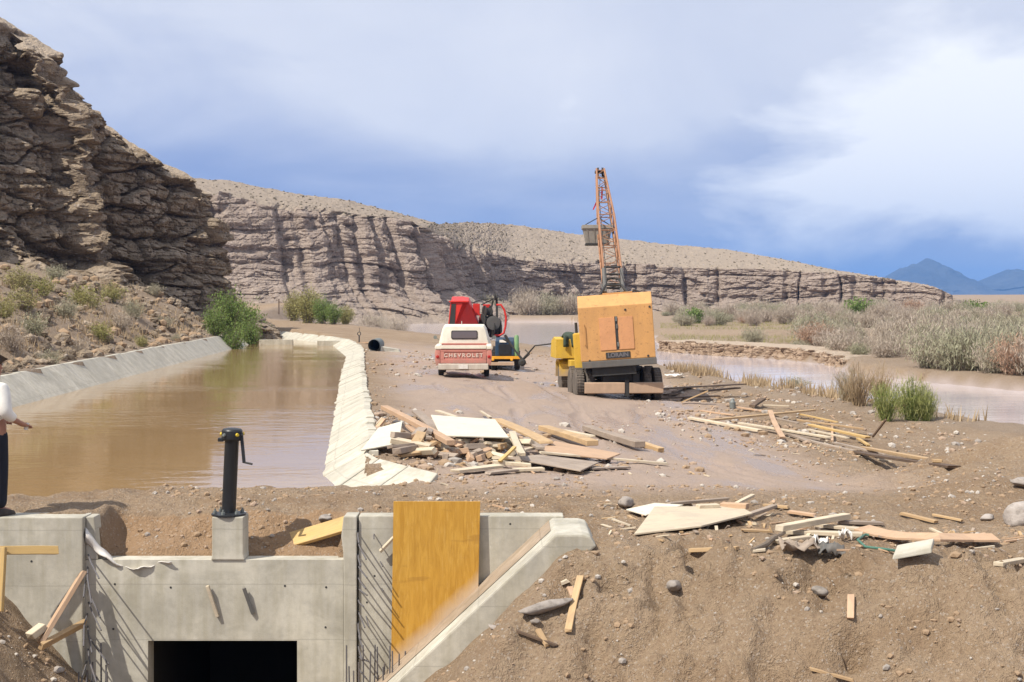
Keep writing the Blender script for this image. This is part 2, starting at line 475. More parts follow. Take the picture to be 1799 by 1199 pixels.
#@MATERIALS
# ------------------------------------------------------------------ materials
def mk_dirt():
    m, t, b = material('dirt', 0.95, 0, 0.25)
    g = t.n('ShaderNodeNewGeometry').outputs['Position']
    n1 = t.noise(g, 0.35, 5, 0.6); n2 = t.noise(g, 3.5, 5, 0.65); n3 = t.noise(g, 22, 4, 0.6)
    c = t.mix(t.ramp(n1, [(0.35, 0.0), (0.65, 1.0)]), (0.295, 0.208, 0.130), (0.395, 0.290, 0.195))
    c = t.mix(t.ramp(n2, [(0.35, 0.0), (0.7, 0.75)]), c, (0.34, 0.24, 0.15))
    c = t.mix(t.math('MULTIPLY', t.ramp(n3, [(0.3, 1.0), (0.55, 0.0)]), 0.5), c, (0.19, 0.12, 0.075))
    n7 = t.noise(g, 0.9, 5, 0.6, 0.5)
    c = t.mix(t.math('MULTIPLY', t.ramp(n7, [(0.48, 0.0), (0.62, 1.0)]), 0.45), c, (0.235, 0.150, 0.085))
    def at(nm):
        a = t.n('ShaderNodeAttribute'); a.attribute_name = nm; return a.outputs['Fac']
    c = t.mix(t.math('MULTIPLY', at('road'), 0.75), c, t.mix(n2, (0.33, 0.248, 0.198), (0.415, 0.322, 0.264)))
    c = t.mix(t.math('MULTIPLY', at('loose'), 0.85), c, t.mix(n2, (0.31, 0.19, 0.10), (0.41, 0.265, 0.155)))
    c = t.mix(at('sand'), c, t.mix(n2, (0.40, 0.315, 0.27), (0.48, 0.39, 0.345)))
    c = t.mix(at('grey'), c, t.mix(n2, (0.23, 0.17, 0.12), (0.34, 0.26, 0.19)))
    # pale grit
    sp = t.voronoi(g, 55, 'F1', 'Color')
    ss = t.n('ShaderNodeSeparateXYZ'); t.l(sp, ss.inputs[0])
    grit = t.math('MULTIPLY', t.math('GREATER_THAN', ss.outputs[0], 0.93), t.math('SUBTRACT', 1.0, at('road')))
    c = t.mix(t.math('MULTIPLY', grit, 0.4), c, (0.50, 0.43, 0.36))
    # damp tracks on the road
    nw = t.noise(t.mapping(g, scale=(0.9, 0.20, 1.0), rot=(0, 0, R(-62))), 0.9, 5, 0.6, 0.3)
    wet = t.math('MULTIPLY', t.math('ADD', t.ramp(nw, [(0.50, 0.0), (0.60, 1.0)]), t.math('MULTIPLY', at('rut'), 0.8), clamp=True), at('road'))
    c = t.mix(t.math('MULTIPLY', wet, 0.30), c, (0.25, 0.185, 0.155))
    rr = t.math('SUBTRACT', 0.95, t.math('MULTIPLY', wet, 0.68))
    rr = t.math('SUBTRACT', rr, t.math('MULTIPLY', at('sand'), 0.45))
    t.l(rr, b.inputs['Roughness'])
    t.l(c, b.inputs['Base Color'])
    h = t.math('ADD', t.math('MULTIPLY', n3, 0.6), t.math('MULTIPLY', t.noise(g, 75, 3, 0.6), 0.35))
    h = t.math('ADD', h, t.math('MULTIPLY', n2, 0.7))
    h = t.math('MULTIPLY', h, t.math('SUBTRACT', 1.0, t.math('MULTIPLY', at('road'), 0.55)))
    t.l(t.bump(h, 1.0, 0.09), b.inputs['Normal'])
mk_dirt()

def mk_rock(name, lo, mid, hi, sc, bump=1.0, peb=1.0, bd=0.25):
    m, t, b = material(name, 0.95, 0, 0.2)
    g = t.n('ShaderNodeNewGeometry').outputs['Position']
    n1 = t.noise(g, 0.16 * sc, 5, 0.6); n2 = t.noise(t.mapping(g, scale=(1, 1, 3.0)), 0.7 * sc, 6, 0.65); n3 = t.noise(g, 3.5 * sc, 5, 0.65)
    st = t.noise(t.mapping(g, scale=(0.05, 0.05, 1.1)), 0.9 * sc, 4, 0.6)
    c = t.mix(t.ramp(n1, [(0.35, 0.0), (0.65, 1.0)]), lo, mid)
    c = t.mix(t.ramp(n2, [(0.4, 0.0), (0.65, 0.9)]), c, hi)
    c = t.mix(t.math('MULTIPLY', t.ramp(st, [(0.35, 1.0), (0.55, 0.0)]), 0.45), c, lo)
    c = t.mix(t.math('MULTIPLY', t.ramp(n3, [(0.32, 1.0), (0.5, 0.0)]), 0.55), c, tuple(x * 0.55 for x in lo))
    v = t.n('ShaderNodeTexVoronoi'); t.l(g, v.inputs['Vector']); v.inputs['Scale'].default_value = 4.5 * sc
    sx = t.n('ShaderNodeSeparateXYZ'); t.l(v.outputs['Color'], sx.inputs[0])
    p = t.math('MULTIPLY', t.math('GREATER_THAN', sx.outputs[0], 0.72), t.math('LESS_THAN', v.outputs['Distance'], 0.33))
    pc = t.mix(sx.outputs[1], (0.28, 0.23, 0.19), (0.52, 0.44, 0.37))
    c = t.mix(t.math('MULTIPLY', p, 0.75 * peb), c, pc)
    a = t.n('ShaderNodeAttribute'); a.attribute_name = 'scree'
    c = t.mix(t.math('MULTIPLY', a.outputs['Fac'], 0.8), c, t.mix(n3, (0.36, 0.285, 0.21), (0.49, 0.40, 0.31)))
    t.l(c, b.inputs['Base Color'])
    h = t.math('ADD', t.math('MULTIPLY', n3, 0.8), t.math('MULTIPLY', n2, 1.4))
    h = t.math('SUBTRACT', h, t.math('MULTIPLY', t.math('MINIMUM', v.outputs['Distance'], 0.4), 0.7))
    h = t.math('ADD', h, t.math('MULTIPLY', t.noise(g, 12 * sc, 4, 0.6), 0.4))
    t.l(t.bump(h, 1.0 * bump, bd), b.inputs['Normal'])
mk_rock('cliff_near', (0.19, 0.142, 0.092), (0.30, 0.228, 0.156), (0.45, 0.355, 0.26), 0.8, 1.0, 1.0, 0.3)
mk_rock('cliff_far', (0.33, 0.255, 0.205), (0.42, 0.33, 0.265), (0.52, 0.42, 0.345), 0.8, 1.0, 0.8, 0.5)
mk_rock('cut_bank', (0.24, 0.16, 0.105), (0.36, 0.26, 0.18), (0.45, 0.34, 0.245), 2.0, 0.8, 0.3, 0.06)
mk_rock('mountain_rock', (0.05, 0.06, 0.075), (0.075, 0.085, 0.10), (0.10, 0.11, 0.12), 0.006, 0.6, 0.0, 20)
mk_rock('stone', (0.20, 0.17, 0.14), (0.34, 0.29, 0.25), (0.45, 0.40, 0.36), 3.0, 0.6, 0.2, 0.02)

def mk_concrete(name, base, var=0.06, stain=True, joint=0.0):
    m, t, b = material(name, 0.88, 0, 0.3)
    g = t.n('ShaderNodeNewGeometry').outputs['Position']
    oi = t.n('ShaderNodeObjectInfo').outputs['Random']
    n1 = t.noise(g, 1.6, 6, 0.62); n2 = t.noise(g, 11, 5, 0.6); n3 = t.noise(t.mapping(g, scale=(6, 6, 0.6)), 1.4, 4, 0.6)
    d = tuple(x * 0.68 for x in base); l = tuple(min(1, x * 1.14) for x in base)
    c = t.mix(t.ramp(n1, [(0.3, 0.0), (0.68, 1.0)]), d, l)
    c = t.mix(t.math('MULTIPLY', t.ramp(n2, [(0.35, 1.0), (0.55, 0.0)]), 0.30), c, tuple(x * 0.6 for x in base))
    if stain:
        c = t.mix(t.math('MULTIPLY', t.ramp(n3, [(0.42, 0.0), (0.70, 1.0)]), 0.50), c, (base[0] * 0.60, base[1] * 0.57, base[2] * 0.46))
        n6 = t.noise(g, 0.9, 5, 0.7, 0.8)
        c = t.mix(t.math('MULTIPLY', t.ramp(n6, [(0.52, 0.0), (0.60, 1.0)]), 0.28), c, tuple(min(1, x * 1.25) for x in base))
        zz = t.n('ShaderNodeSeparateXYZ'); t.l(g, zz.inputs[0])
        fl = t.math('PINGPONG', t.math('ADD', zz.outputs[2], t.math('MULTIPLY', n2, 0.02)), 0.305)
        c = t.mix(t.math('MULTIPLY', t.math('LESS_THAN', fl, 0.006), 0.35), c, tuple(x * 0.5 for x in base))
    c = t.mix(t.math('MULTIPLY', oi, 0.35 if joint else 0.0), c, tuple(x * 0.66 for x in base))
    t.l(c, b.inputs['Base Color'])
    h = t.math('ADD', t.math('MULTIPLY', n2, 0.5), t.math('MULTIPLY', t.noise(g, 60, 3, 0.6), 0.4))
    t.l(t.bump(h, 0.35, 0.012), b.inputs['Normal'])
mk_concrete('concrete', (0.50, 0.465, 0.385))
mk_concrete('concrete_pale', (0.56, 0.52, 0.43), joint=1.0)
mk_concrete('concrete_side', (0.37, 0.285, 0.205))
mk_concrete('concrete_dirty', (0.38, 0.29, 0.215))

def mk_wood(name, a, bb, dark, grain=1.0, rough=0.75):
    m, t, b = material(name, rough, 0, 0.3)
    oc = t.coord('Object'); oi = t.n('ShaderNodeObjectInfo').outputs['Random']
    ad = t.n('ShaderNodeVectorMath', operation='ADD'); t.l(oc, ad.inputs[0])
    cb = t.n('ShaderNodeCombineXYZ'); t.l(t.math('MULTIPLY', oi, 37.0), cb.inputs[0]); t.l(t.math('MULTIPLY', oi, 91.0), cb.inputs[1]); t.l(cb.outputs[0], ad.inputs[1])
    v = ad.outputs[0]
    n1 = t.noise(t.mapping(v, scale=(0.7, 14, 14)), 2.6 * grain, 5, 0.6, 0.4)
    n2 = t.noise(v, 1.8, 4, 0.6)
    c = t.mix(t.ramp(n1, [(0.3, 0.0), (0.7, 1.0)]), a, bb)
    c = t.mix(t.math('MULTIPLY', t.ramp(n2, [(0.48, 0.0), (0.7, 1.0)]), 0.55), c, dark)
    c = t.mix(t.math('MULTIPLY', oi, 0.65), c, t.mix(0.6, a, dark))
    n4 = t.noise(t.mapping(v, scale=(1.0, 2.2, 2.2)), 3.1, 5, 0.65, 0.6)
    c = t.mix(t.math('MULTIPLY', t.ramp(n4, [(0.50, 0.0), (0.60, 1.0)]), 0.38), c, dark)
    c = t.mix(t.math('MULTIPLY', t.ramp(n4, [(0.34, 1.0), (0.40, 0.0)]), 0.35), c, (0.34, 0.24, 0.16))
    t.l(c, b.inputs['Base Color'])
    t.l(t.bump(n1, 0.35, 0.01), b.inputs['Normal'])
mk_wood('wood_pale', (0.58, 0.475, 0.325), (0.68, 0.58, 0.42), (0.38, 0.32, 0.25))
mk_wood('wood_tan', (0.47, 0.31, 0.155), (0.58, 0.41, 0.225), (0.33, 0.22, 0.13))
mk_wood('wood_grey', (0.33, 0.26, 0.20), (0.42, 0.34, 0.265), (0.20, 0.15, 0.115))
mk_wood('wood_dark', (0.13, 0.085, 0.055), (0.19, 0.125, 0.08), (0.08, 0.055, 0.04))
mk_wood('wood_yellow', (0.50, 0.325, 0.115), (0.58, 0.40, 0.175), (0.38, 0.25, 0.11))
mk_wood('wood_orange', (0.50, 0.32, 0.19), (0.58, 0.40, 0.26), (0.34, 0.23, 0.155))
mk_wood('plywood_white', (0.66, 0.60, 0.47), (0.72, 0.66, 0.53), (0.52, 0.49, 0.40), 0.5)
mk_wood('bark', (0.16, 0.12, 0.09), (0.24, 0.19, 0.14), (0.10, 0.08, 0.06))

def mk_ply_form():
    m, t, b = material('plywood_oiled', 0.55, 0, 0.35)
    g = t.coord('Object')
    n1 = t.noise(t.mapping(g, scale=(9.0, 9.0, 1.1)), 2.6, 6, 0.66, 1.0)
    n2 = t.noise(g, 1.3, 4, 0.6); n3 = t.noise(t.mapping(g, scale=(26, 26, 2.0)), 2.0, 3, 0.6)
    c = t.mix(t.ramp(n1, [(0.38, 0.0), (0.62, 1.0)]), (0.40, 0.20, 0.024), (0.52, 0.285, 0.045))
    c = t.mix(t.math('MULTIPLY', t.ramp(n2, [(0.4, 0.0), (0.7, 1.0)]), 0.5), c, (0.50, 0.25, 0.025))
    c = t.mix(t.math('MULTIPLY', t.ramp(n3, [(0.55, 0.0), (0.75, 1.0)]), 0.35), c, (0.62, 0.40, 0.12))
    n5 = t.noise(t.mapping(g, scale=(1.0, 1.0, 6.0)), 1.5, 4, 0.6)
    c = t.mix(t.math('MULTIPLY', t.ramp(n5, [(0.60, 0.0), (0.68, 1.0)]), 0.35), c, (0.24, 0.11, 0.02))
    sp = t.n('ShaderNodeSeparateXYZ'); t.l(g, sp.inputs[0])
    # cement dust along the sloping foot
    d = t.math('SUBTRACT', sp.outputs[2], t.math('MULTIPLY', sp.outputs[0], 0.93))
    d = t.math('ADD', d, t.math('MULTIPLY', t.math('SUBTRACT', n2, 0.5), 0.5))
    c = t.mix(t.ramp(d, [(0.02, 0.75), (0.22, 0.0)]), c, (0.55, 0.42, 0.30))
    t.l(c, b.inputs['Base Color'])
    t.l(t.bump(n3, 0.15, 0.004), b.inputs['Normal'])
mk_ply_form()

def mk_paint(name, col, rough=0.45, dirt=0.35, dcol=(0.30, 0.22, 0.15), scale=1.0, rust=0.0, metallic=0.0, mud=0.0):
    m, t, b = material(name, rough, metallic, 0.45)
    g = t.coord('Object')
    n1 = t.noise(g, 2.2 * scale, 6, 0.65); n2 = t.noise(t.mapping(g, scale=(5, 5, 0.7)), 1.6 * scale, 5, 0.6); n3 = t.noise(g, 14 * scale, 4, 0.6)
    c = t.mix(t.ramp(n1, [(0.3, 0.0), (0.7, 1.0)]), tuple(x * 0.86 for x in col), tuple(min(1, x * 1.08) for x in col))
    c = t.mix(t.math('MULTIPLY', t.ramp(n2, [(0.45, 0.0), (0.8, 1.0)]), dirt), c, dcol)
    if rust:
        c = t.mix(t.math('MULTIPLY', t.ramp(n3, [(0.60, 0.0), (0.68, 1.0)]), rust), c, (0.18, 0.075, 0.035))
    if mud:
        zs = t.n('ShaderNodeSeparateXYZ'); t.l(g, zs.inputs[0])
        mm = t.math('SUBTRACT', mud, t.math('ADD', zs.outputs[2], t.math('MULTIPLY', t.math('SUBTRACT', n1, 0.5), 0.9)))
        c = t.mix(t.ramp(mm, [(0.0, 0.0), (0.35, 0.75)]), c, (0.36, 0.265, 0.20))
    t.l(c, b.inputs['Base Color'])
    t.l(t.math('ADD', rough, t.math('MULTIPLY', n1, 0.25)), b.inputs['Roughness'])
    t.l(t.bump(n3, 0.06, 0.01), b.inputs['Normal'])
mk_paint('truck_white', (0.78, 0.72, 0.59), 0.35, 0.25, (0.60, 0.50, 0.38))
mk_paint('truck_red', (0.54, 0.205, 0.16), 0.5, 0.6, (0.46, 0.27, 0.20), mud=0.62)
mk_paint('bumper_white', (0.55, 0.49, 0.41), 0.5, 0.6, (0.32, 0.25, 0.19), mud=0.35)
mk_paint('crane_orange', (0.58, 0.305, 0.105), 0.55, 0.55, (0.44, 0.23, 0.09), 0.9, 0.5)
mk_paint('crane_door', (0.60, 0.29, 0.13), 0.5, 0.35, (0.55, 0.27, 0.10), 0.9, 0.25)
mk_paint('crane_yellow', (0.64, 0.41, 0.045), 0.5, 0.40, (0.40, 0.26, 0.09), 1.0, 0.4, mud=1.0)
mk_paint('boom_orange', (0.34, 0.17, 0.09), 0.6, 0.5, (0.30, 0.15, 0.085), 1.0, 0.4)
mk_paint('machine_red', (0.62, 0.028, 0.018), 0.40, 0.15, (0.40, 0.06, 0.05))
mk_paint('machine_blue', (0.018, 0.045, 0.085), 0.35, 0.25, (0.10, 0.09, 0.08))
mk_paint('machine_green', (0.16, 0.30, 0.13), 0.5, 0.3)
mk_paint('steel_grey', (0.12, 0.115, 0.105), 0.6, 0.4, (0.22, 0.17, 0.13), 1.0, 0.3)
mk_paint('bucket_grey', (0.30, 0.275, 0.235), 0.6, 0.4, (0.24, 0.18, 0.13), 2.0, 0.2)
mk_paint('steel_black', (0.016, 0.017, 0.019), 0.30, 0.12, (0.06, 0.055, 0.05), 2.0)
mk_paint('iron_dark', (0.035, 0.034, 0.032), 0.7, 0.3, (0.10, 0.08, 0.06))
mk_paint('rubber', (0.022, 0.021, 0.020), 0.85, 0.6, (0.15, 0.12, 0.10), 2.0)
mk_paint('rubber_muddy', (0.10, 0.085, 0.07), 0.95, 0.8, (0.30, 0.23, 0.18), 2.0)
mk_paint('plank_muddy', (0.48, 0.33, 0.22), 0.85, 0.5, (0.38, 0.27, 0.19), 2.0)
mk_paint('rebar', (0.12, 0.115, 0.12), 0.7, 0.5, (0.17, 0.11, 0.07), 6.0)
mk_paint('faded_white', (0.68, 0.54, 0.45), 0.6, 0.5, (0.54, 0.36, 0.28), 4.0)
mk_paint('plate_grey', (0.15, 0.14, 0.15), 0.6, 0.5, (0.08, 0.07, 0.07), 5.0)
mk_paint('white_paint', (0.78, 0.74, 0.66), 0.5, 0.1)
mk_paint('paper', (0.72, 0.68, 0.62), 0.8, 0.4, (0.45, 0.35, 0.26), 3.0)
mk_paint('tarp_green', (0.045, 0.065, 0.045), 0.8, 0.3, (0.08, 0.08, 0.06), 2.0)
mk_paint('hose_green', (0.06, 0.17, 0.125), 0.5, 0.2)
mk_paint('galvanised', (0.20, 0.215, 0.20), 0.5, 0.3, (0.16, 0.13, 0.10), 1.0, 0.0, 0.3)
mk_paint('amber', (0.75, 0.34, 0.02), 0.4, 0.1)
mk_paint('lamp_red', (0.42, 0.015, 0.012), 0.25, 0.1)
mk_paint('red_rag', (0.62, 0.03, 0.06), 0.8, 0.05)
mk_paint('skin', (0.36, 0.175, 0.11), 0.55, 0.1, (0.28, 0.13, 0.09), 3.0)
mk_paint('hair', (0.05, 0.035, 0.025), 0.6, 0.1)
mk_paint('shirt', (0.80, 0.77, 0.70), 0.8, 0.15, (0.60, 0.57, 0.50), 3.0)
mk_paint('trousers', (0.012, 0.014, 0.022), 0.85, 0.1, (0.03, 0.03, 0.035), 3.0)
mk_paint('leather', (0.03, 0.022, 0.018), 0.5, 0.3)
mk_paint('yellow_tag', (0.70, 0.50, 0.03), 0.5, 0.1)

def mk_glass():
    m, t, b = material('cab_glass', 0.05, 0, 0.8)
    b.inputs['Base Color'].default_value = (0.16, 0.13, 0.125, 1)
mk_glass()
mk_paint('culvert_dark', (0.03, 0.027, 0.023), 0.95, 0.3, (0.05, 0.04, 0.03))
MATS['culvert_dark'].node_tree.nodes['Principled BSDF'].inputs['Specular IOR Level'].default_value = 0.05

def mk_water(name, col, sc, bump, rough=0.06, dist=0.02, stretch=(1, 1, 1), col2=None):
    m, t, b = material(name, rough, 0, 0.5)
    b.inputs['IOR'].default_value = 1.33
    g = t.n('ShaderNodeNewGeometry').outputs['Position']
    n1 = t.noise(g, 0.25, 4, 0.6)
    c = t.mix(n1, tuple(x * 0.9 for x in col), col2 or tuple(x * 1.1 for x in col))
    t.l(c, b.inputs['Base Color'])
    w1 = t.noise(t.mapping(g, scale=stretch), sc, 3, 0.55, 0.2)
    w2 = t.noise(t.mapping(g, scale=stretch, rot=(0, 0, 0.5)), sc * 3.1, 3, 0.5)
    gate = t.ramp(t.noise(t.mapping(g, scale=(0.06, 0.22, 1)), 1.0, 3, 0.5), [(0.40, 0.25), (0.62, 1.0)])
    h = t.math('MULTIPLY', t.math('ADD', w1, t.math('MULTIPLY', w2, 0.35)), gate)
    t.l(t.bump(h, bump, dist), b.inputs['Normal'])
mk_water('canal_water', (0.34, 0.205, 0.085), 2.2, 0.30, 0.05, 0.04, (0.55, 1.0, 1), (0.38, 0.25, 0.125))
mk_water('river_water', (0.54, 0.485, 0.495), 1.6, 0.30, 0.08, 0.05, (0.35, 1.0, 1), (0.66, 0.59, 0.60))

def mk_leaf(name, a, bb, c3=None):
    m, t, b = material(name, 0.75, 0, 0.25)
    oi = t.n('ShaderNodeObjectInfo').outputs['Random']
    g = t.coord('Object')
    n = t.noise(g, 2.3, 3, 0.6)
    c = t.mix(t.ramp(n, [(0.35, 0.0), (0.65, 1.0)]), a, bb)
    if c3: c = t.mix(t.math('MULTIPLY', oi, 0.7), c, c3)
    t.l(c, b.inputs['Base Color'])
    tr = t.n('ShaderNodeBsdfTranslucent'); t.l(c, tr.inputs['Color'])
    mx = t.n('ShaderNodeMixShader'); mx.inputs[0].default_value = 0.25
    t.l(b.outputs[0], mx.inputs[1]); t.l(tr.outputs[0], mx.inputs[2])
    t.l(mx.outputs[0], m.node_tree.nodes['Material Output'].inputs['Surface'])
mk_leaf('leaf_green', (0.13, 0.19, 0.045), (0.22, 0.29, 0.085))
mk_leaf('leaf_yellowgreen', (0.26, 0.26, 0.065), (0.36, 0.34, 0.12), (0.33, 0.28, 0.14))
mk_leaf('leaf_sage', (0.29, 0.285, 0.18), (0.39, 0.375, 0.25), (0.42, 0.36, 0.27))
mk_leaf('leaf_dry', (0.43, 0.36, 0.275), (0.53, 0.455, 0.36), (0.49, 0.40, 0.33))
mk_leaf('leaf_rust', (0.38, 0.235, 0.155), (0.45, 0.30, 0.21))
mk_leaf('leaf_bright', (0.25, 0.275, 0.08), (0.39, 0.385, 0.155))
mk_leaf('stem_dry', (0.36, 0.29, 0.225), (0.45, 0.37, 0.29))
mk_leaf('straw', (0.40, 0.29, 0.17), (0.50, 0.38, 0.24))

#@TERRAIN
# ------------------------------------------------------------------ ground (one sheet to the horizon)
def axis_lines(fine0, fine1, step, lo, hi, grow):
    c = list(np.arange(fine0, fine1 + 1e-6, step))
    p, s = fine1, step
    while p < hi:
        s *= grow; p += s; c.append(p)
    p, s, left = fine0, step, []
    while p > lo:
        s *= grow; p -= s; left.append(p)
    return np.array(left[::-1] + c)
gx = axis_lines(-6.2, 9.2, 0.048, -9000, 9000, 1.042)
gy = axis_lines(10.6, 21.0, 0.042, -12, 14000, 1.022)
XX, YY = np.meshgrid(gx, gy)
ZZ = height(XX, YY)
gme = npmesh('ground', np.stack([XX, YY, ZZ], -1).reshape(-1, 3), gridfaces(len(gy), len(gx)))
near_side = YY < np.interp(XX, YC[:, 0], YC[:, 1])
dR = sdf(RIVER, XX, YY)
road = sstep(-2.2, -0.6, XX + 0.10 * (YY - 20)) * (1 - sstep(4.2, 6.2, XX - 0.03 * (YY - 20))) * sstep(17.2, 19.5, YY) * near_side * (1 - sstep(70, 95, YY)) * sstep(1.5, 4.0, dR)
loose = sstep(NOTCH_X0, NOTCH_X0 + 0.1, XX) * (1 - sstep(NOTCH_X1 - 0.1, NOTCH_X1, XX)) * ((YY > 15.8) & (YY < 16.55))
sand = (dR < 0.15) * 1.0
grey = np.where(XX < np.interp(YY, np.array(LEFT_W)[:, 1], np.array(LEFT_W)[:, 0]) - 0.5, 0.8, 0.0) * (YY > 17) + (~near_side) * (dR > 0.3) * 0.6
grey = np.clip(grey + sstep(2.5, 0.8, np.abs(dR - 1.5)) * near_side * (YY > 26) * 0.8, 0, 1)
for nm, a in (('rut', ruts(XX, YY)), ('road', road), ('loose', loose), ('sand', sand), ('grey', grey)):
    attr(gme, nm, a)
# mouth of the culvert: no earth across it
bmg = bmesh.new(); bmg.from_mesh(gme)
kill = [f for f in bmg.faces if -4.1 < f.calc_center_median().x < -2.28 and 15.6 < f.calc_center_median().y < 16.0 and max(v.co.z for v in f.verts) - min(v.co.z for v in f.verts) > 0.4]
bmesh.ops.delete(bmg, geom=kill, context='FACES'); bmg.to_mesh(gme); bmg.free()
tag(link('ground', gme, 'dirt'), kind='structure')

# ------------------------------------------------------------------ water sheets
def strip_mesh(name, A, B, z, nsub=1):
    V = []; F = []
    for (a, b) in zip(A, B):
        V += [(a[0], a[1], z), (b[0], b[1], z)]
    for i in range(len(A) - 1):
        F.append((2 * i, 2 * i + 1, 2 * i + 3, 2 * i + 2))
    me = bpy.data.meshes.new(name); me.from_pydata(V, [], F); me.update()
    bm = bmesh.new(); bm.from_mesh(me); bmesh.ops.recalc_face_normals(bm, faces=bm.faces)
    if bm.faces[0].normal.z < 0: bmesh.ops.reverse_faces(bm, faces=bm.faces)
    bm.to_mesh(me); bm.free()
    return me
LA = [(-11.4, 16.9), (-12.7, 35.7), (-14.5, 61), (-16.3, 86.7), (-18.4, 94.2), (-24.3, 104.4), (-34.2, 118.4)]
RA = [(-2.2, 16.9), (-4.05, 35.7), (-6.85, 61), (-11.0, 86.7), (-14.4, 97.5), (-20.8, 114.4), (-29.8, 132.4)]
tag(link('canal_water', strip_mesh('canal_water', LA, RA, WATER_Z), 'canal_water'), kind='structure')
rme = bpy.data.meshes.new('river_water')
rme.from_pydata([(-34, 20, 0), (70, 20, 0), (70, 262, 0), (-34, 262, 0)], [], [(0, 1, 2, 3)])
rv = link('river_water', rme, 'river_water', None, (0, 0, RIVER_Z))
tag(rv, kind='structure')

# ------------------------------------------------------------------ cliffs
def cliff(name, mat, base, rims, ns, nt, amp, layer, blk, seed, backs, backrise, batter, foot, dip, bdir, wl=0.55, wg=1.0, gs=6.0, wb=0.62, wp=0.8):
    """base: (x,y) line, left to right as seen from the canal; rims: (frac, z) heights of the rim"""
    B = np.array(base, float)
    seg = np.hypot(*np.diff(B, axis=0).T); cum = np.r_[0, np.cumsum(seg)]
    # smooth the line
    s = np.linspace(0, cum[-1], ns)
    bx = np.interp(s, cum, B[:, 0]); by = np.interp(s, cum, B[:, 1])
    k = max(3, int(ns * 0.012)); ker = np.ones(k) / k
    def sm(a): return np.convolve(np.pad(a, k, 'edge'), ker, 'same')[k:-k]
    bx, by = sm(bx), sm(by)
    tx = np.gradient(bx); ty = np.gradient(by); L = np.hypot(tx, ty)
    nx, ny = ty / L, -tx / L                                  # outward
    rz = np.interp(s / cum[-1], [r[0] for r in rims], [r[1] for r in rims])
    back = np.interp(s / cum[-1], [q[0] for q in backs], [q[1] for q in backs])[None]
    nface = int(nt * 0.74); ntop = nt - nface
    t = np.linspace(0, 1, nface)[:, None]
    S = np.repeat(s[None], nface, 0)
    rzw = rz + 0.07 * rz * fbm(s / (8 * blk), s * 0, seed + 5, 4) + 0.25 * blk * np.round(1.2 * fbm(s / (3 * blk), s * 0 + 3, seed + 6, 2))
    Z = -1.2 + t * (rzw[None] + 1.2)
    hfr = t * np.ones_like(S)
    warp = 0.8 * layer * fbm(S / (9 * blk), Z / (6 * blk), seed + 1, 3) + dip * S
    lay = np.zeros_like(S)
    for q, (hh, aa) in enumerate(((layer, 1.0), (layer * 0.37, 0.45), (layer * 0.15, 0.18))):
        zz = (Z + warp) / hh
        li = np.floor(zz); fr = zz - li
        lv = vnoise(S / (3.2 * blk * hh / layer + 0.4), li * 3.7, seed + 20 + q) - 0.5
        lay += aa * (lv * 1.3 - 0.5 * sstep(0.70, 1.0, fr) - 0.25 * sstep(0.25, 0.0, fr))
    butt = fbm(S / (9 * blk), Z / (26 * blk), seed + 2, 3) * 1.5
    gul = -np.clip(1 - np.abs(fbm(S / (gs * blk) + 0.15 * fbm(S / 5, Z / 4, seed, 2), Z / (40 * blk), seed + 3, 2)) * 5, 0, 1) * 1.2
    w1, e1, c1 = worley(S / (1.5 * blk), Z / (1.0 * blk), seed + 7)
    w2, e2, c2 = worley(S / (0.55 * blk), Z / (0.40 * blk), seed + 8)
    bl = (c1 - 0.5) * 0.9 - 0.55 * sstep(0.12, 0.0, e1) + ((c2 - 0.5) * 0.35 - 0.22 * sstep(0.12, 0.0, e2)) 
    fine = fbm(S / (0.9 * blk), Z / (0.7 * blk), seed + 9, 5, 0.6) * 0.35
    pit = -sstep(0.12, 0.45, fbm(S / (2.6 * blk), (Z + warp) / (1.5 * blk), seed + 30, 4)) * 1.1
    d = amp * (butt + wg * gul) + amp * wl * lay + amp * wb * bl + amp * 1.0 * fine + amp * wp * pit
    d = d * sstep(0.0, 0.12, hfr + 0.02)
    scre = foot * (1 - sstep(0.0, 0.45, hfr + 0.12 * fbm(S / (5 * blk), S * 0, seed + 12, 3))) ** 1.3
    off = d - batter * (Z + 1.2) + scre
    X = bx + nx * off; Y = by + ny * off
    # slope above the rim
    tt = np.linspace(0, 1, ntop + 1)[1:, None] ** 1.6
    S2 = np.repeat(s[None], ntop, 0)
    offt = -tt * back
    brs = backrise if not isinstance(backrise, list) else np.interp(s / cum[-1], [q[0] for q in backrise], [q[1] for q in backrise])[None]
    rise = brs * (tt ** 0.85) * back
    Zt = rzw[None] + rise + 0.05 * blk * 2 * fbm(S2 / (2.0 * blk), offt / (2.0 * blk), seed + 14, 5) * np.minimum(1, tt * 6) + 0.12 * blk * fbm(S2 / (.5 * blk), offt / (.5 * blk), seed + 15, 3)
    fd = sstep(0.0, 0.10, tt)
    osm = -batter * (rz + 1.2)
    Xt = X[-1] * (1 - fd) + (bx + nx * osm) * fd + bdir[0] * tt * back; Yt = Y[-1] * (1 - fd) + (by + ny * osm) * fd + bdir[1] * tt * back
    Zt = Zt - (rzw - rz)[None] * fd
    V = np.stack([np.r_[X, Xt], np.r_[Y, Yt], np.r_[Z, Zt]], -1).reshape(-1, 3)
    me = npmesh(name, V, gridfaces(nt, ns), False)
    sc = np.r_[np.clip(1 - hfr * 3.2, 0, 1) * 0.8 * (0.5 + 0.5 * fbm(S / (4 * blk), Z, seed + 17, 3)), np.ones_like(S2)]
    attr(me, 'scree', np.clip(sc, 0, 1))
    o = link(name, me, mat)
    tag(o, kind='structure')
    return V.reshape(nt, ns, 3)[nface:]
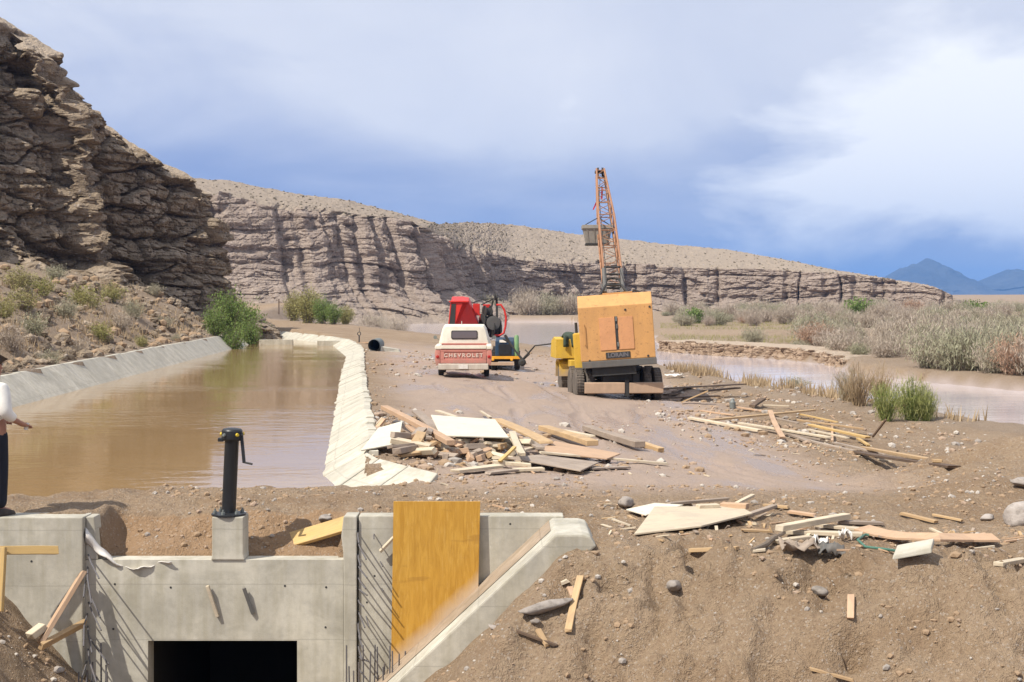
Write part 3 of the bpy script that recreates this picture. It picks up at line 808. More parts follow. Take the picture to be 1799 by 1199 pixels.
# near wall: two buttresses stepping back up the valley; (x, y, rim height)
nearw = [(-62, 54, 25), (-44, 67, 22), (-35, 73.5, 20), (-27.4, 78.5, 18.6), (-24.4, 82.6, 18.0), (-22.9, 85.2, 17.2), (-23.6, 88.2, 16.2), (-25.4, 91.2, 15.4), (-24.8, 93.0, 14.2), (-22.4, 95.8, 12.5), (-20.2, 99.0, 10.6), (-19.8, 102, 9.8), (-23.5, 108, 10.6), (-30, 114, 11.5), (-42, 120, 13), (-54, 125, 14)]
nc_ = np.r_[0, np.cumsum(np.hypot(*np.diff(np.array([q[:2] for q in nearw], float), axis=0).T))]; nc_ = nc_ / nc_[-1]
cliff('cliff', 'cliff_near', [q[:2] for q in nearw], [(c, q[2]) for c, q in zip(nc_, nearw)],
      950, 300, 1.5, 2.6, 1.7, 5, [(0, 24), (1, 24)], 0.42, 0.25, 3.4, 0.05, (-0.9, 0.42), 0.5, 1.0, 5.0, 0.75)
# far wall: photo column, distance of its foot, photo rows of rim and of the skyline behind it
far = [(180, 206, 325, 300), (300, 212, 333, 312), (360, 214, 342, 320), (450, 217, 350, 335), (600, 222, 368, 353), (720, 229, 384, 378), (800, 236, 404, 395), (850, 258, 435, 391), (930, 288, 453, 395), (1050, 302, 463, 411), (1200, 308, 473, 427), (1330, 306, 475, 439),
       (1450, 302, 482, 457), (1560, 299, 492, 478), (1640, 296, 505, 490), (1690, 294, 526, 512), (1712, 310, 536, 527), (1722, 350, 542, 536), (1730, 420, 544, 539)]
fB = [((u - U0) * y / FPX, y) for u, y, r, k in far]
fc = np.r_[0, np.cumsum(np.hypot(*np.diff(np.array(fB), axis=0).T))]; fc = fc / fc[-1]
BK = 42.0
frim = [(c, CAM_H + (VH - r) * (y + 2) / FPX) for c, (u, y, r, k) in zip(fc, far)]
fsky = [(c, max(0.02, (CAM_H + (VH - k) * (y + 2 + BK) / FPX - (CAM_H + (VH - r) * (y + 2) / FPX)) / BK)) for c, (u, y, r, k) in zip(fc, far)]
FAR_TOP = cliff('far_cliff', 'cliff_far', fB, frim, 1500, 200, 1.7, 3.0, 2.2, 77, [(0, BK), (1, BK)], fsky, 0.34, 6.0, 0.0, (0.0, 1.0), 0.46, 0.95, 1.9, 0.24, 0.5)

# the cut bank on the far side of the river
cliff('river_bank', 'cut_bank', [(10.4, 101), (11.0, 97), (12.6, 92.5), (15.5, 87), (17.2, 82), (17.6, 79), (17.2, 74)], [(0, -0.30), (0.3, -0.22), (0.7, -0.30), (1, -0.55)], 420, 60, 0.22, 0.35, 0.33, 311, [(0, 5), (1, 5)], 0.0, 0.10, 0.15, 0.0, (0.55, 0.8), 0.4, 1.6, 2.2)

# blue ranges far beyond
def mountains():
    n, mrow = 420, 70
    u = np.linspace(1380, 2700, n); Yd = 6500.0
    prof = np.interp(u, [1380, 1470, 1530, 1560, 1590, 1612, 1627, 1645, 1668, 1690, 1712, 1735, 1760, 1799, 1850, 1950, 2100, 2300, 2500, 2700],
                     [6, 14, 32, 44, 57, 66, 72, 63, 54, 40, 33, 40, 48, 56, 66, 70, 52, 66, 40, 20])
    prof = prof * Yd / FPX + 10
    X = (u - U0) * Yd / FPX
    t = np.linspace(0, 1, mrow)[:, None]
    prw = prof * (1 + 0.20 * fbm(u / 26, u * 0, 201, 5, 0.6))
    Z = prw * (1 - (1 - t) ** 1.25)
    Yf = Yd - (1 - t) * 900 + 160 * fbm(X / 260 + t, t * 3, 203, 4) * (1 - t ** 3)
    back = Yd + np.linspace(0, 1, 12)[1:, None] * 1200
    Zb = prw * (1 - np.linspace(0, 1, 12)[1:, None])
    Z = Z + 14 * fbm(X / 120 + 0 * t, Yf / 120, 205, 4) * t * (1 - t) * 4
    V = np.stack([np.broadcast_to(X, (mrow + 11, n)), np.r_[Yf + 0 * X, back + 0 * X], np.r_[Z, Zb] - 4], -1).reshape(-1, 3)
    me = npmesh('mountains', V, gridfaces(mrow + 11, n))
    attr(me, 'scree', np.zeros(len(V)))
    tag(link('mountains', me, 'mountain_rock'), kind='structure')
mountains()
# ------------------------------------------------------------------ canal lining, panel by panel
def polyline_at(poly, step):
    Q = np.array(poly, float); c = np.r_[0, np.cumsum(np.hypot(*np.diff(Q, axis=0).T))]
    k = np.linspace(0, c[-1], max(2, int(round(c[-1] / step)) + 1))
    return [Vector((x, y, 0)) for x, y in zip(np.interp(k, c, Q[:, 0]), np.interp(k, c, Q[:, 1]))]
def lining(name, label, poly, side, step, ztop, run, rnd, ridge=0.0):
    root = empty(name, (poly[0][0], poly[0][1], WATER_Z), label, 'canal lining')
    pts = polyline_at(poly, step)
    for i in range(len(pts) - 1):
        a, b = pts[i], pts[i + 1]
        t = (b - a).normalized(); n = Vector((t.y, -t.x, 0)) * side          # away from the water
        g = 0.012
        a2, b2 = a + t * g, b - t * g
        za = ztop(a) + rnd * random.uniform(-1, 1) * 0.5; zb = ztop(b) + rnd * random.uniform(-1, 1) * 0.5
        lo = -0.55
        def pt(p, z, k):
            f = (z - WATER_Z) / (ztop(p) - WATER_Z)
            return Vector((p.x, p.y, z)) + n * run * f + Vector((n.x, n.y, 1)).normalized() * k
        k0 = random.uniform(0, rnd) + ridge * random.choice([0, 0.4, 1.0, 1.2]); k1 = random.uniform(0, rnd)
        th = 0.10
        m = MB()
        mid = (a2 + b2) / 2
        rings = []
        for (p, k) in ((a2, k0), (mid, (k0 + k1) / 2), (b2, k1)):
            zt = za + (zb - za) * ((p - a2).length / max(1e-6, (b2 - a2).length))
            top = pt(p, zt, k); bot = pt(p, lo, k)
            rings.append([bot, top, top + n * 0.14, top + n * 0.14 - Vector((0, 0, th)), top - Vector((0, 0, th * 1.3)) + n * 0.02, bot - Vector((0, 0, th))])
        m.loft(rings)
        o = m.build('panel', 'concrete_pale', root, 0.008, origin=tuple(root.location), seg=1)
        o.location = (0, 0, 0)
    return root
lining('canal_lining', 'pale concrete slab lining along the cliff side of the brown canal', LEFT_W[:6], -1, 3.4, lambda p: 0.60, 0.72, 0.03)
def rtop(p):
    return max(0.06, H(p.x + 0.95, p.y) + 0.07) if p.y < 80 else 0.28
lining('canal_lining', 'pale ridged concrete slab lining along the road side of the canal', [(-2.80, 21.2)] + RIGHT_W[2:8], 1, 1.5, rtop, 0.66, 0.022, 0.03)

# the return at the near end of the road-side lining
cr = empty('canal_lining', (-2.2, 20.6, 0), 'sunlit triangular concrete lining slab ending in dirt below the lumber heap', 'canal lining')
def slab(pts, th, name, mat, parent, bevel=0.01):
    pts = [Vector(p) for p in pts]
    n = (pts[1] - pts[0]).cross(pts[2] - pts[0]).normalized()
    if n.z < 0: n = -n
    m = MB(); m.loft([[p - n * th for p in pts], pts])
    o = m.build(name, mat, parent, bevel, origin=tuple(parent.location) if parent else None, seg=1)
    if parent: o.location = (0, 0, 0)
    return o
A0 = Vector((-2.16, 21.2, rtop(Vector((-2.8, 21.2, 0)))))
W0 = Vector((-2.83, 21.2, -0.12)); W1 = Vector((-2.55, 19.9, -0.16)); B0 = Vector((-1.95, 20.05, 0.16))
slab([A0, W0, W1, Vector((-1.93, 20.5, 0.24))], 0.1, 'panel', 'concrete_pale', cr)
slab([Vector((-1.90, 20.48, 0.24)), Vector((-2.52, 19.87, -0.16)), Vector((-1.9, 19.2, -0.06)), Vector((-1.45, 19.75, 0.22))], 0.1, 'panel', 'concrete_pale', cr)
slab([Vector((-1.43, 19.73, 0.22)), Vector((-1.88, 19.17, -0.06)), Vector((-1.15, 18.75, 0.04)), Vector((-1.0, 19.1, 0.20))], 0.1, 'panel', 'concrete_pale', cr)

# check sills and the small turnout at the bend
for (u0, u1, v, lab) in ((455, 513, 606, 'low concrete check block across the far canal, left of the gap'), (557, 606, 608, 'low concrete check block across the far canal, right of the gap')):
    y = FPX * (CAM_H - WATER_Z) / (v - VH)
    m = MB(); x0 = (u0 - U0) * y / FPX; x1 = (u1 - U0) * y / FPX
    m.hexa([(x0, y, -0.9), (x1, y + 0.2, -0.9), (x1, y + 0.6, -0.9), (x0, y + 0.4, -0.9)], [(x0, y + .03, 0.20), (x1, y + 0.23, 0.20), (x1, y + 0.55, 0.20), (x0, y + 0.36, 0.20)])
    tag(m.build('check_block', 'concrete', None, 0.02, origin=(x0, y, WATER_Z)), lab, 'concrete block', 'check blocks across the canal')
gp = G(631, 602)
tg = empty('turnout_gate', gp, 'small black gate post with ring handle standing by the far end of the canal', 'gate')
m = MB(); m.tube([(0, 0, -0.3), (0, 0, 0.42)], 0.035, 8); m.build('post', 'steel_black', tg)
m = MB(); m.tube([(0.09 * math.cos(a), 0, 0.50 + 0.10 * math.sin(a)) for a in np.linspace(0, 2 * math.pi, 14)], 0.025, 6); m.build('ring_handle', 'steel_black', tg)
m = MB(); m.tube([(0, 0, 0.58), (0.02, 0, 0.85)], 0.015, 6); m.build('stem', 'iron_dark', tg)
pp = G(657, 617)
cp = empty('culvert_pipe', pp, 'dark corrugated culvert pipe mouth beside the far end of the canal', 'pipe')
m = MB()
prof = []
for i in range(41):
    prof.append((i * 0.06, 0.30 + (0.015 if i % 2 else 0)))
prof += [(2.4, 0.27), (0.02, 0.27)]
n = 28; rings = []
for d, r in prof:
    rings.append([(r * math.cos(2 * math.pi * k / n), d, 0.28 + r * math.sin(2 * math.pi * k / n)) for k in range(n)])
m.loft(rings, cap=False)
m.build('barrel', 'galvanised', cp, smooth=True)
m = MB(); m.lathe((0, 2.2, 0.28), (0, 1, 0), [(0, 0.272), (0.02, 0.272)], 20); m.build('shade_plug', 'iron_dark', cp)  # dark disc added to stand in for the shade deep in the pipe
m = MB(); m.hexa([(0.32, 0.1, -0.1), (1.3, 0.5, -0.1), (1.3, 1.1, -0.1), (0.32, 1.1, -0.1)], [(0.32, 0.15, 0.22), (1.2, 0.55, 0.06), (1.2, 1.0, 0.06), (0.32, 1.0, 0.22)])
tag(m.build('concrete_pad', 'concrete_pale', None, 0.02, origin=(0, 0, 0)), 'white broken concrete apron to the right of the culvert pipe', 'concrete').location = pp
mp = G(605, 607); mq = G(652, 604)
PLANKS = []

# ------------------------------------------------------------------ gate headwall
WY = WALL_Y
def wx(u, y=WY): return (u - U0) * y / FPX
def wz(v, y=WY): return CAM_H - (v - VH) * y / FPX
hw = empty('gate_headwall', (-3.2, WY, -2.4), 'grey concrete gate headwall with low weir notch, centre pedestal and dark culvert opening', 'headwall')
def hpart(m, name, mat='concrete', bevel=0.012):
    o = m.build(name, mat, hw, bevel, origin=tuple(hw.location), seg=2); o.location = (0, 0, 0); return o
TOP = wz(907)
NZ = wz(984)
OX0, OX1, OZ = wx(260), wx(522), wz(1126)
XL, XR = wx(163), wx(604)
PX0, PX1 = wx(373), wx(428)
# left wing, standing a little proud of the centre wall
m = MB(); m.box(-11.5, wx(150), WY - 0.10, WY + 0.26, -2.6, TOP); hpart(m, 'wing_wall')
# centre wall around the opening
m = MB()
m.box(wx(150) + 0.002, OX0, WY, WY + 0.25, -2.6, NZ)
m.box(OX0, OX1, WY, WY + 0.25, OZ, NZ)
m.box(OX1, wx(603), WY, WY + 0.25, -2.6, NZ)
hpart(m, 'weir_wall', bevel=0)
# end posts of the notch
m = MB(); m.prism_y([(wx(150) + 0.003, NZ + 0.002), (wx(172), NZ + 0.002), (wx(165), TOP - 0.01), (wx(150) + 0.003, TOP - 0.01)], WY + 0.004, WY + 0.246); hpart(m, 'notch_jamb')
m = MB(); m.prism_y([(wx(604), -2.6), (wx(627), -2.6), (wx(627), TOP), (wx(604) , TOP), (wx(600), TOP - 0.22), (wx(603.6), TOP - 0.40), (wx(604), NZ - .3)], WY - 0.035, WY + 0.30); hpart(m, 'pier')
# pedestal carrying the gate
m = MB(); m.prism_y([(PX0 - 0.012, NZ + 0.002), (PX1 + 0.012, NZ + 0.002), (PX1, NZ + 0.06), (PX1, TOP - 0.01), (PX0, TOP - 0.01), (PX0, NZ + 0.06)], WY - 0.02, WY + 0.30); hpart(m, 'pedestal')
# right wing with its joint
m = MB(); m.prism_y([(wx(630), TOP), (wx(629), -2.6), (wx(660), -2.6), (wx(990), TOP - 0.12), (wx(990), TOP)], WY + 0.01, WY + 0.26); hpart(m, 'wing_wall')
m = MB(); m.box(wx(626), wx(630), WY + 0.06, WY + 0.2, -2.6, TOP - 0.03); hpart(m, 'joint_filler', 'iron_dark', 0)
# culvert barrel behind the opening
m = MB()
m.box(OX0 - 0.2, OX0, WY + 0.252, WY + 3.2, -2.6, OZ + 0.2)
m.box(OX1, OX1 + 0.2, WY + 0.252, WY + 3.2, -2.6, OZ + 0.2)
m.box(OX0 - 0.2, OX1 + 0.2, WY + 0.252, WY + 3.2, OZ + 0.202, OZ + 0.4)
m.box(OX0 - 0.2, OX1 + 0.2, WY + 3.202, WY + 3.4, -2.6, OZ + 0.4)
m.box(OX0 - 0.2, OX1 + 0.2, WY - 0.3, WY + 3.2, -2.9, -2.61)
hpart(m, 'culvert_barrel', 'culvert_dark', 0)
# sloping side slab of the outlet
sx0, sz0 = 0.44, 0.11
def sl(z): return sx0 + (z - sz0) * 1.08
n = Vector((1, 0, -1.0 / 1.08)).normalized() * 0.19
m = MB()
bot, top = (sl(-2.3), -2.3), (sl(TOP - 0.02), TOP - 0.02)
m.prism_y([bot, (bot[0] + n.x, bot[1] + n.z), (top[0] + 0.34 + n.x * 0.6, top[1] + n.z * 0.9), (top[0] + 0.36, top[1] - 0.02), (top[0] + 0.28, top[1]), top], WY - 1.15, WY + 0.008)
hpart(m, 'side_slab', 'concrete', 0.02)
m = MB(); m.prism_y([(sl(-2.3), -2.285), (sl(-2.25) - 0.004, -2.25 + 0.004), (sl(TOP - 0.05) - 0.004, TOP - 0.05 + 0.004), (sl(TOP - 0.06), TOP - 0.052)], WY - 0.70, WY + 0.006)
hpart(m, 'dirt_film', 'concrete_side', 0.0)
# dowels at the two joints, bent a little, and starter bars at the foot
def dowel(p, L, dz_, dx_, r=0.009):
    p = Vector(p)
    m = MB(); m.tube([p, p + Vector((dx_ * 0.4, -L * 0.5, dz_ * 0.3)), p + Vector((dx_, -L, dz_))], r, 6)
    hpart(m, 'rebar', 'rebar', 0)
for k in range(13):
    z = TOP - 0.18 - k * 0.125
    dowel((wx(628.2), WY + 0.05, z), random.uniform(0.30, 0.55), random.uniform(-0.12, 0.03), random.uniform(0.02, 0.16))
for k in range(4):
    dowel((wx(random.uniform(640, 675)), WY + 0.05, TOP - 0.2 - k * 0.3), random.uniform(0.12, 0.3), random.uniform(-0.1, 0.0), random.uniform(0.0, 0.1), 0.007)
for k in range(12):
    z = TOP - 0.42 - k * 0.13
    dowel((wx(152), WY + 0.05, z), random.uniform(0.40, 0.75), random.uniform(-0.32, -0.1), random.uniform(0.1, 0.35))
for k in range(14):
    x = wx(614 + k * 7.5); z1 = wz(random.uniform(1118, 1165))
    m = MB(); y = WY - random.uniform(0.15, 0.5); m.tube([(x, y, -2.4), (x + random.uniform(-.03, .03), y, z1)], 0.009, 6); hpart(m, 'rebar', 'rebar', 0)
for k in range(8):
    x = wx(160 + k * 7); z1 = wz(random.uniform(1150, 1180) - (45 if k == 4 else 0))
    m = MB(); y = WY - random.uniform(0.15, 0.5); m.tube([(x, y, -2.4), (x + random.uniform(-.03, .03), y, z1)], 0.009, 6); hpart(m, 'rebar', 'rebar', 0)
for (u, v) in ((200, 1030), (300, 1030), (500, 1030), (575, 1030), (200, 1105), (575, 1105), (60, 985), (110, 1060), (900, 925), (640, 1060), (655, 1015)):
    m = MB(); m.lathe((wx(u + random.uniform(-6, 6)), WY - (0.103 if u < 150 else 0.003) + (0.012 if u > 630 else 0), wz(v + random.uniform(-4, 4))), (0, 1, 0), [(0, 0.012), (0.02, 0.015)], 10); hpart(m, 'tie_hole', 'iron_dark', 0)
# form-tie wood and steel left in the face
m = MB(); m.bar((wx(366), WY - 0.05, wz(1028)), (wx(383), WY - 0.02, wz(1083)), 0.035, 0.05); hpart(m, 'form_tie', 'wood_pale', 0.004)
m = MB(); m.bar((wx(430), WY - 0.05, wz(1032)), (wx(445), WY - 0.02, wz(1078)), 0.035, 0.04); hpart(m, 'form_tie', 'steel_grey', 0.004)

# paper sacking hanging over the notch
def drape():
    nu, nv = 26, 8
    V = []
    for j in range(nv):
        for i in range(nu):
            f = i / (nu - 1); g = j / (nv - 1)
            u = 150 + f * 152
            vtop = 925 + 75 * min(1, f * 2.2) ** 0.8 - 12 * max(0, f - 0.5)
            vbot = 955 + 52 * math.sin(min(1, f * 1.25) * math.pi * 0.62) + (-8 * f) - 18 * max(0, f - .45)
            v = vtop + (vbot - vtop) * g
            y = WY - 0.02 - 0.05 * math.sin(g * math.pi) - 0.03 * math.sin(f * 17 + g * 4) + (0.14 * (1 - g) if f > 0.2 else 0.05 * (1 - g))
            V.append(((u - U0) * y / FPX, y, CAM_H - (v - VH) * y / FPX + 0.012 * math.sin(f * 31)))
    me = npmesh('paper_sack', np.array(V), gridfaces(nv, nu))
    c = Vector(V[0])
    for v in me.vertices: v.co -= c
    o = link('paper_sack', me, 'paper', None, c)
    md = o.modifiers.new('thick', 'SOLIDIFY'); md.thickness = 0.006
    tag(o, 'crumpled whitish paper sacking sagging over the left end of the weir notch', 'paper')
drape()

# oiled plywood form leaning on the right wing
px0, px1, pzt = wx(692), wx(844), wz(880)
pb0, pb1 = wz(1168), wz(1030)
org = Vector((px0, WY - 0.12, pb0))
m = MB()
def pl(x, z, y0): return (x, y0 + (pzt - z) * -0.045, z)
fr = [pl(px0, pzt, WY - 0.06), pl(px1, pzt, WY - 0.06), pl(px1 - 0.02, pb1, WY - 0.06), pl(px0 - 0.02, pb0, WY - 0.06)]
m.loft([[Vector(p) + Vector((0, 0.02, 0)) for p in fr], fr])
tag(m.build('plywood_form', 'plywood_oiled', None, 0.003, origin=org), 'tall oiled orange plywood form sheet leaning against the concrete wall', 'plywood sheet')

# ------------------------------------------------------------------ sluice gate lift on the pedestal
gx_, gy_ = (wx(373) + wx(428)) / 2 - 0.02, WY + 0.14
gl = empty('gate_lift', (gx_, gy_, TOP - 0.01), 'black cast-iron sluice gate lift post with hand crank on the concrete pedestal', 'gate lift')
m = MB(); m.lathe((0, 0, 0), (0, 0, 1), [(0.0, 0.19), (0.022, 0.19), (0.03, 0.10), (0.035, 0.05)], 28); m.build('base_flange', 'steel_black', gl, 0.004)
for k in range(6):
    a = k * math.pi / 3 + 0.3
    m = MB(); m.lathe((0.15 * math.cos(a), 0.15 * math.sin(a), 0.023), (0, 0, 1), [(0, 0.022), (0.03, 0.022), (0.031, 0.010), (0.055, 0.010)], 6); m.build('bolt', 'galvanised', gl)
m = MB(); m.lathe((0, 0, 0.03), (0.045, 0, 1), [(0.0, 0.078), (0.80, 0.078), (0.82, 0.085)], 28); m.build('post', 'steel_black', gl, smooth=True)
top = Vector((0.036, 0, 0.83))
m = MB(); m.lathe(top, (0.03, 0, 1), [(0, 0.10), (0.02, 0.115), (0.11, 0.115), (0.13, 0.10), (0.14, 0.05)], 24); hd = m.build('gear_head', 'steel_black', gl, 0.004, smooth=True)
m = MB(); m.box(top.x - 0.15, top.x - 0.09, -0.04, 0.05, top.z - 0.01, top.z + 0.03); m.build('bracket', 'steel_black', hd, 0.006)
for k in range(5):
    a = k * 1.25 + 0.4
    m = MB(); m.lathe((top.x + 0.118 * math.cos(a), 0.118 * math.sin(a), top.z + 0.07), (math.cos(a), math.sin(a), 0), [(0, 0.02), (0.02, 0.016)], 8); m.build('bolt', 'galvanised' if k % 2 else 'yellow_tag', hd)
c0 = top + Vector((0.10, -0.03, 0.06))
m = MB(); m.tube([top + Vector((0.05, -0.03, 0.06)), c0 + Vector((0.03, 0, 0))], 0.022, 10); m.bar(c0 + Vector((0.01, 0, 0.03)), c0 + Vector((0.045, -0.02, -0.30)), 0.035, 0.028, (0, 1, 0)); ck = m.build('crank_arm', 'steel_black', gl, 0.004)
m = MB(); m.tube([c0 + Vector((0.03, -0.02, -0.295)), c0 + Vector((0.14, -0.04, -0.315))], [0.010, 0.012], 8); m.build('crank_handle', 'iron_dark', ck)

# ------------------------------------------------------------------ the man at the left edge
def skin_mesh(name, nodes, edges, sub=2):
    """nodes: {key: (xyz, radius)}; the first key is the root"""
    keys = list(nodes); me = bpy.data.meshes.new(name)
    me.from_pydata([nodes[k][0] for k in keys], [(keys.index(a), keys.index(b)) for a, b in edges], [])
    o = bpy.data.objects.new(name, me); COL.objects.link(o)
    md = o.modifiers.new('skin', 'SKIN')
    for i, k in enumerate(keys):
        r = nodes[k][1]
        me.skin_vertices[0].data[i].radius = (r, r) if not isinstance(r, tuple) else r
        me.skin_vertices[0].data[i].use_root = (i == 0)
    md.use_smooth_shade = True
    s = o.modifiers.new('sub', 'SUBSURF'); s.levels = sub; s.render_levels = sub
    dg = bpy.context.evaluated_depsgraph_get()
    out = bpy.data.meshes.new_from_object(o.evaluated_get(dg))
    bpy.data.objects.remove(o)
    out.name = name
    for p in out.polygons: p.use_smooth = True
    return out
mx, my, mz = wx(-16, WY + .05), WY + 0.05, TOP
man = empty('person', (mx, my, mz), 'person in white shirt and dark trousers standing on the concrete wall at the left edge', 'person')
man.rotation_euler = (0, 0, R(58)); man.scale = (1.12, 1.12, 1.0)
# facing local +X; y<0 is the right-hand side
body = {'pel': ((0, 0, 0.95), 0.115), 'sp': ((-0.01, 0, 1.12), 0.12), 'ch': ((-0.01, 0, 1.32), 0.135), 'nk': ((0.01, 0, 1.50), 0.055), 'hd': ((0.03, 0, 1.60), 0.085), 'hd2': ((0.04, 0, 1.70), 0.075),
        'hipR': ((0.0, -0.10, 0.90), 0.095), 'knR': ((0.015, -0.11, 0.50), 0.062), 'anR': ((-0.02, -0.11, 0.09), 0.042), 'toR': ((0.14, -0.12, 0.035), 0.032),
        'hipL': ((0.0, 0.10, 0.90), 0.095), 'knL': ((0.02, 0.11, 0.50), 0.062), 'anL': ((0.0, 0.11, 0.09), 0.042), 'toL': ((0.15, 0.12, 0.035), 0.032),
        'shR': ((-0.01, -0.19, 1.41), 0.06), 'elR': ((-0.03, -0.25, 1.12), 0.045), 'wrR': ((0.17, -0.22, 1.02), 0.03), 'paR': ((0.24, -0.21, 0.985), (0.034, 0.022)),
        'shL': ((-0.01, 0.19, 1.41), 0.06), 'elL': ((-0.02, 0.25, 1.13), 0.045), 'wrL': ((0.18, 0.14, 1.03), 0.03), 'paL': ((0.25, 0.11, 1.01), (0.034, 0.022))}
ed = [('pel', 'sp'), ('sp', 'ch'), ('ch', 'nk'), ('nk', 'hd'), ('hd', 'hd2'), ('pel', 'hipR'), ('hipR', 'knR'), ('knR', 'anR'), ('anR', 'toR'), ('pel', 'hipL'), ('hipL', 'knL'), ('knL', 'anL'), ('anL', 'toL'),
      ('ch', 'shR'), ('shR', 'elR'), ('elR', 'wrR'), ('wrR', 'paR'), ('ch', 'shL'), ('shL', 'elL'), ('elL', 'wrL'), ('wrL', 'paL')]
for side, s, pa in (('R', -1, (0.24, -0.21, 0.985)), ('L', 1, (0.25, 0.11, 1.01))):
    for i in range(4):
        o0 = Vector(pa) + Vector((0.025, (i - 1.5) * 0.019, 0.0)); L = (0.030, 0.034, 0.032, 0.026)[i]
        body[f'f{side}{i}a'] = (tuple(o0), 0.0095); body[f'f{side}{i}b'] = (tuple(o0 + Vector((L, 0, -0.012))), 0.009); body[f'f{side}{i}c'] = (tuple(o0 + Vector((L * 1.25, 0, -0.038))), 0.008)
        ed += [(f'pa{side}', f'f{side}{i}a'), (f'f{side}{i}a', f'f{side}{i}b'), (f'f{side}{i}b', f'f{side}{i}c')]
    t0 = Vector(pa) + Vector((-0.005, -s * 0.035, 0.0))
    body[f't{side}a'] = (tuple(t0), 0.011); body[f't{side}b'] = (tuple(t0 + Vector((0.035, -s * 0.012, -0.014))), 0.010)
    ed += [(f'pa{side}', f't{side}a'), (f't{side}a', f't{side}b')]
link('body', skin_mesh('body', body, ed), 'skin', man)
sh = {'w': ((0, 0, 0.93), 0.152), 's': ((-0.01, 0, 1.14), 0.158), 'c': ((-0.01, 0, 1.34), 0.165), 'n': ((0.0, 0, 1.47), 0.075), 'sR': ((-0.01, -0.19, 1.41), 0.085), 'eR': ((-0.03, -0.25, 1.15), 0.072), 'fR': ((0.09, -0.235, 1.065), 0.055),
      'sL': ((-0.01, 0.19, 1.41), 0.085), 'eL': ((-0.02, 0.25, 1.15), 0.072), 'fL': ((0.09, 0.19, 1.07), 0.055)}
link('shirt', skin_mesh('shirt', sh, [('w', 's'), ('s', 'c'), ('c', 'n'), ('c', 'sR'), ('sR', 'eR'), ('eR', 'fR'), ('c', 'sL'), ('sL', 'eL'), ('eL', 'fL')]), 'shirt', man)
trn = {'p': ((0, 0, 1.0), 0.142), 'p2': ((0, 0, 0.86), 0.15), 'hR': ((0.0, -0.10, 0.80), 0.112), 'kR': ((0.015, -0.11, 0.48), 0.088), 'aR': ((-0.005, -0.11, 0.07), 0.088),
       'hL': ((0.0, 0.10, 0.80), 0.112), 'kL': ((0.02, 0.11, 0.48), 0.088), 'aL': ((0.015, 0.11, 0.07), 0.088)}
link('trousers', skin_mesh('trousers', trn, [('p', 'p2'), ('p2', 'hR'), ('hR', 'kR'), ('kR', 'aR'), ('p2', 'hL'), ('hL', 'kL'), ('kL', 'aL')]), 'trousers', man)
for s in (-1, 1):
    m = MB(); m.loft([[(-0.09, s * 0.115 - 0.04, 0), (-0.09, s * 0.115 + 0.04, 0), (-0.08, s * 0.115 + 0.035, 0.09), (-0.08, s * 0.115 - 0.035, 0.09)],
                      [(0.06, s * 0.12 - 0.05, 0), (0.06, s * 0.12 + 0.05, 0), (0.05, s * 0.12 + 0.04, 0.085), (0.05, s * 0.12 - 0.04, 0.085)],
                      [(0.19, s * 0.12 - 0.03, 0), (0.19, s * 0.12 + 0.03, 0), (0.17, s * 0.12 + 0.025, 0.045), (0.17, s * 0.12 - 0.025, 0.045)]])
    m.build('shoe', 'leather', man, 0.015, smooth=True)
hairn = {'a': ((0.01, 0, 1.69), 0.092), 'b': ((0.035, 0, 1.735), 0.075), 'c': ((-0.035, 0, 1.64), 0.06)}
link('hair', skin_mesh('hair', hairn, [('a', 'b'), ('a', 'c')]), 'hair', man)
for s in (-1, 1):
    m = MB(); m.lathe((0.105, s * 0.032, 1.665), (1, 0, 0), [(0, 0.014), (0.012, 0.010), (0.014, 0.002)], 10); m.build('eye', 'white_paint', man, smooth=True)
    m = MB(); m.lathe((0.03, s * 0.082, 1.65), (0, s, 0), [(0, 0.03), (0.012, 0.026), (0.014, 0.01)], 10); m.build('ear', 'skin', man, smooth=True)
m = MB(); m.hexa([(0.105, -0.016, 1.615), (0.14, -0.012, 1.615), (0.14, 0.012, 1.615), (0.105, 0.016, 1.615)], [(0.105, -0.008, 1.665), (0.113, -0.006, 1.665), (0.113, 0.006, 1.665), (0.105, 0.008, 1.665)]); m.build('nose', 'skin', man, 0.004, smooth=True)
m = MB(); m.box(0.095, 0.118, -0.025, 0.025, 1.578, 1.588); m.build('mouth', 'skin', man, 0.003)
m = MB(); m.lathe((0.305, -0.205, 0.905), (0.15, 0, 1), [(0, 0.022), (0.075, 0.030), (0.076, 0.026), (0.01, 0.018)], 18)
o = m.build('paper_cup', 'white_paint', None, smooth=True, origin=(0.305, -0.205, 0.905)); o.location = Vector((mx, my, mz)) + Matrix.Rotation(R(58), 3, 'Z') @ Vector((0.305, -0.205, 0.935))
tag(o, 'small white paper cup held in the hand of the person at left', 'cup')
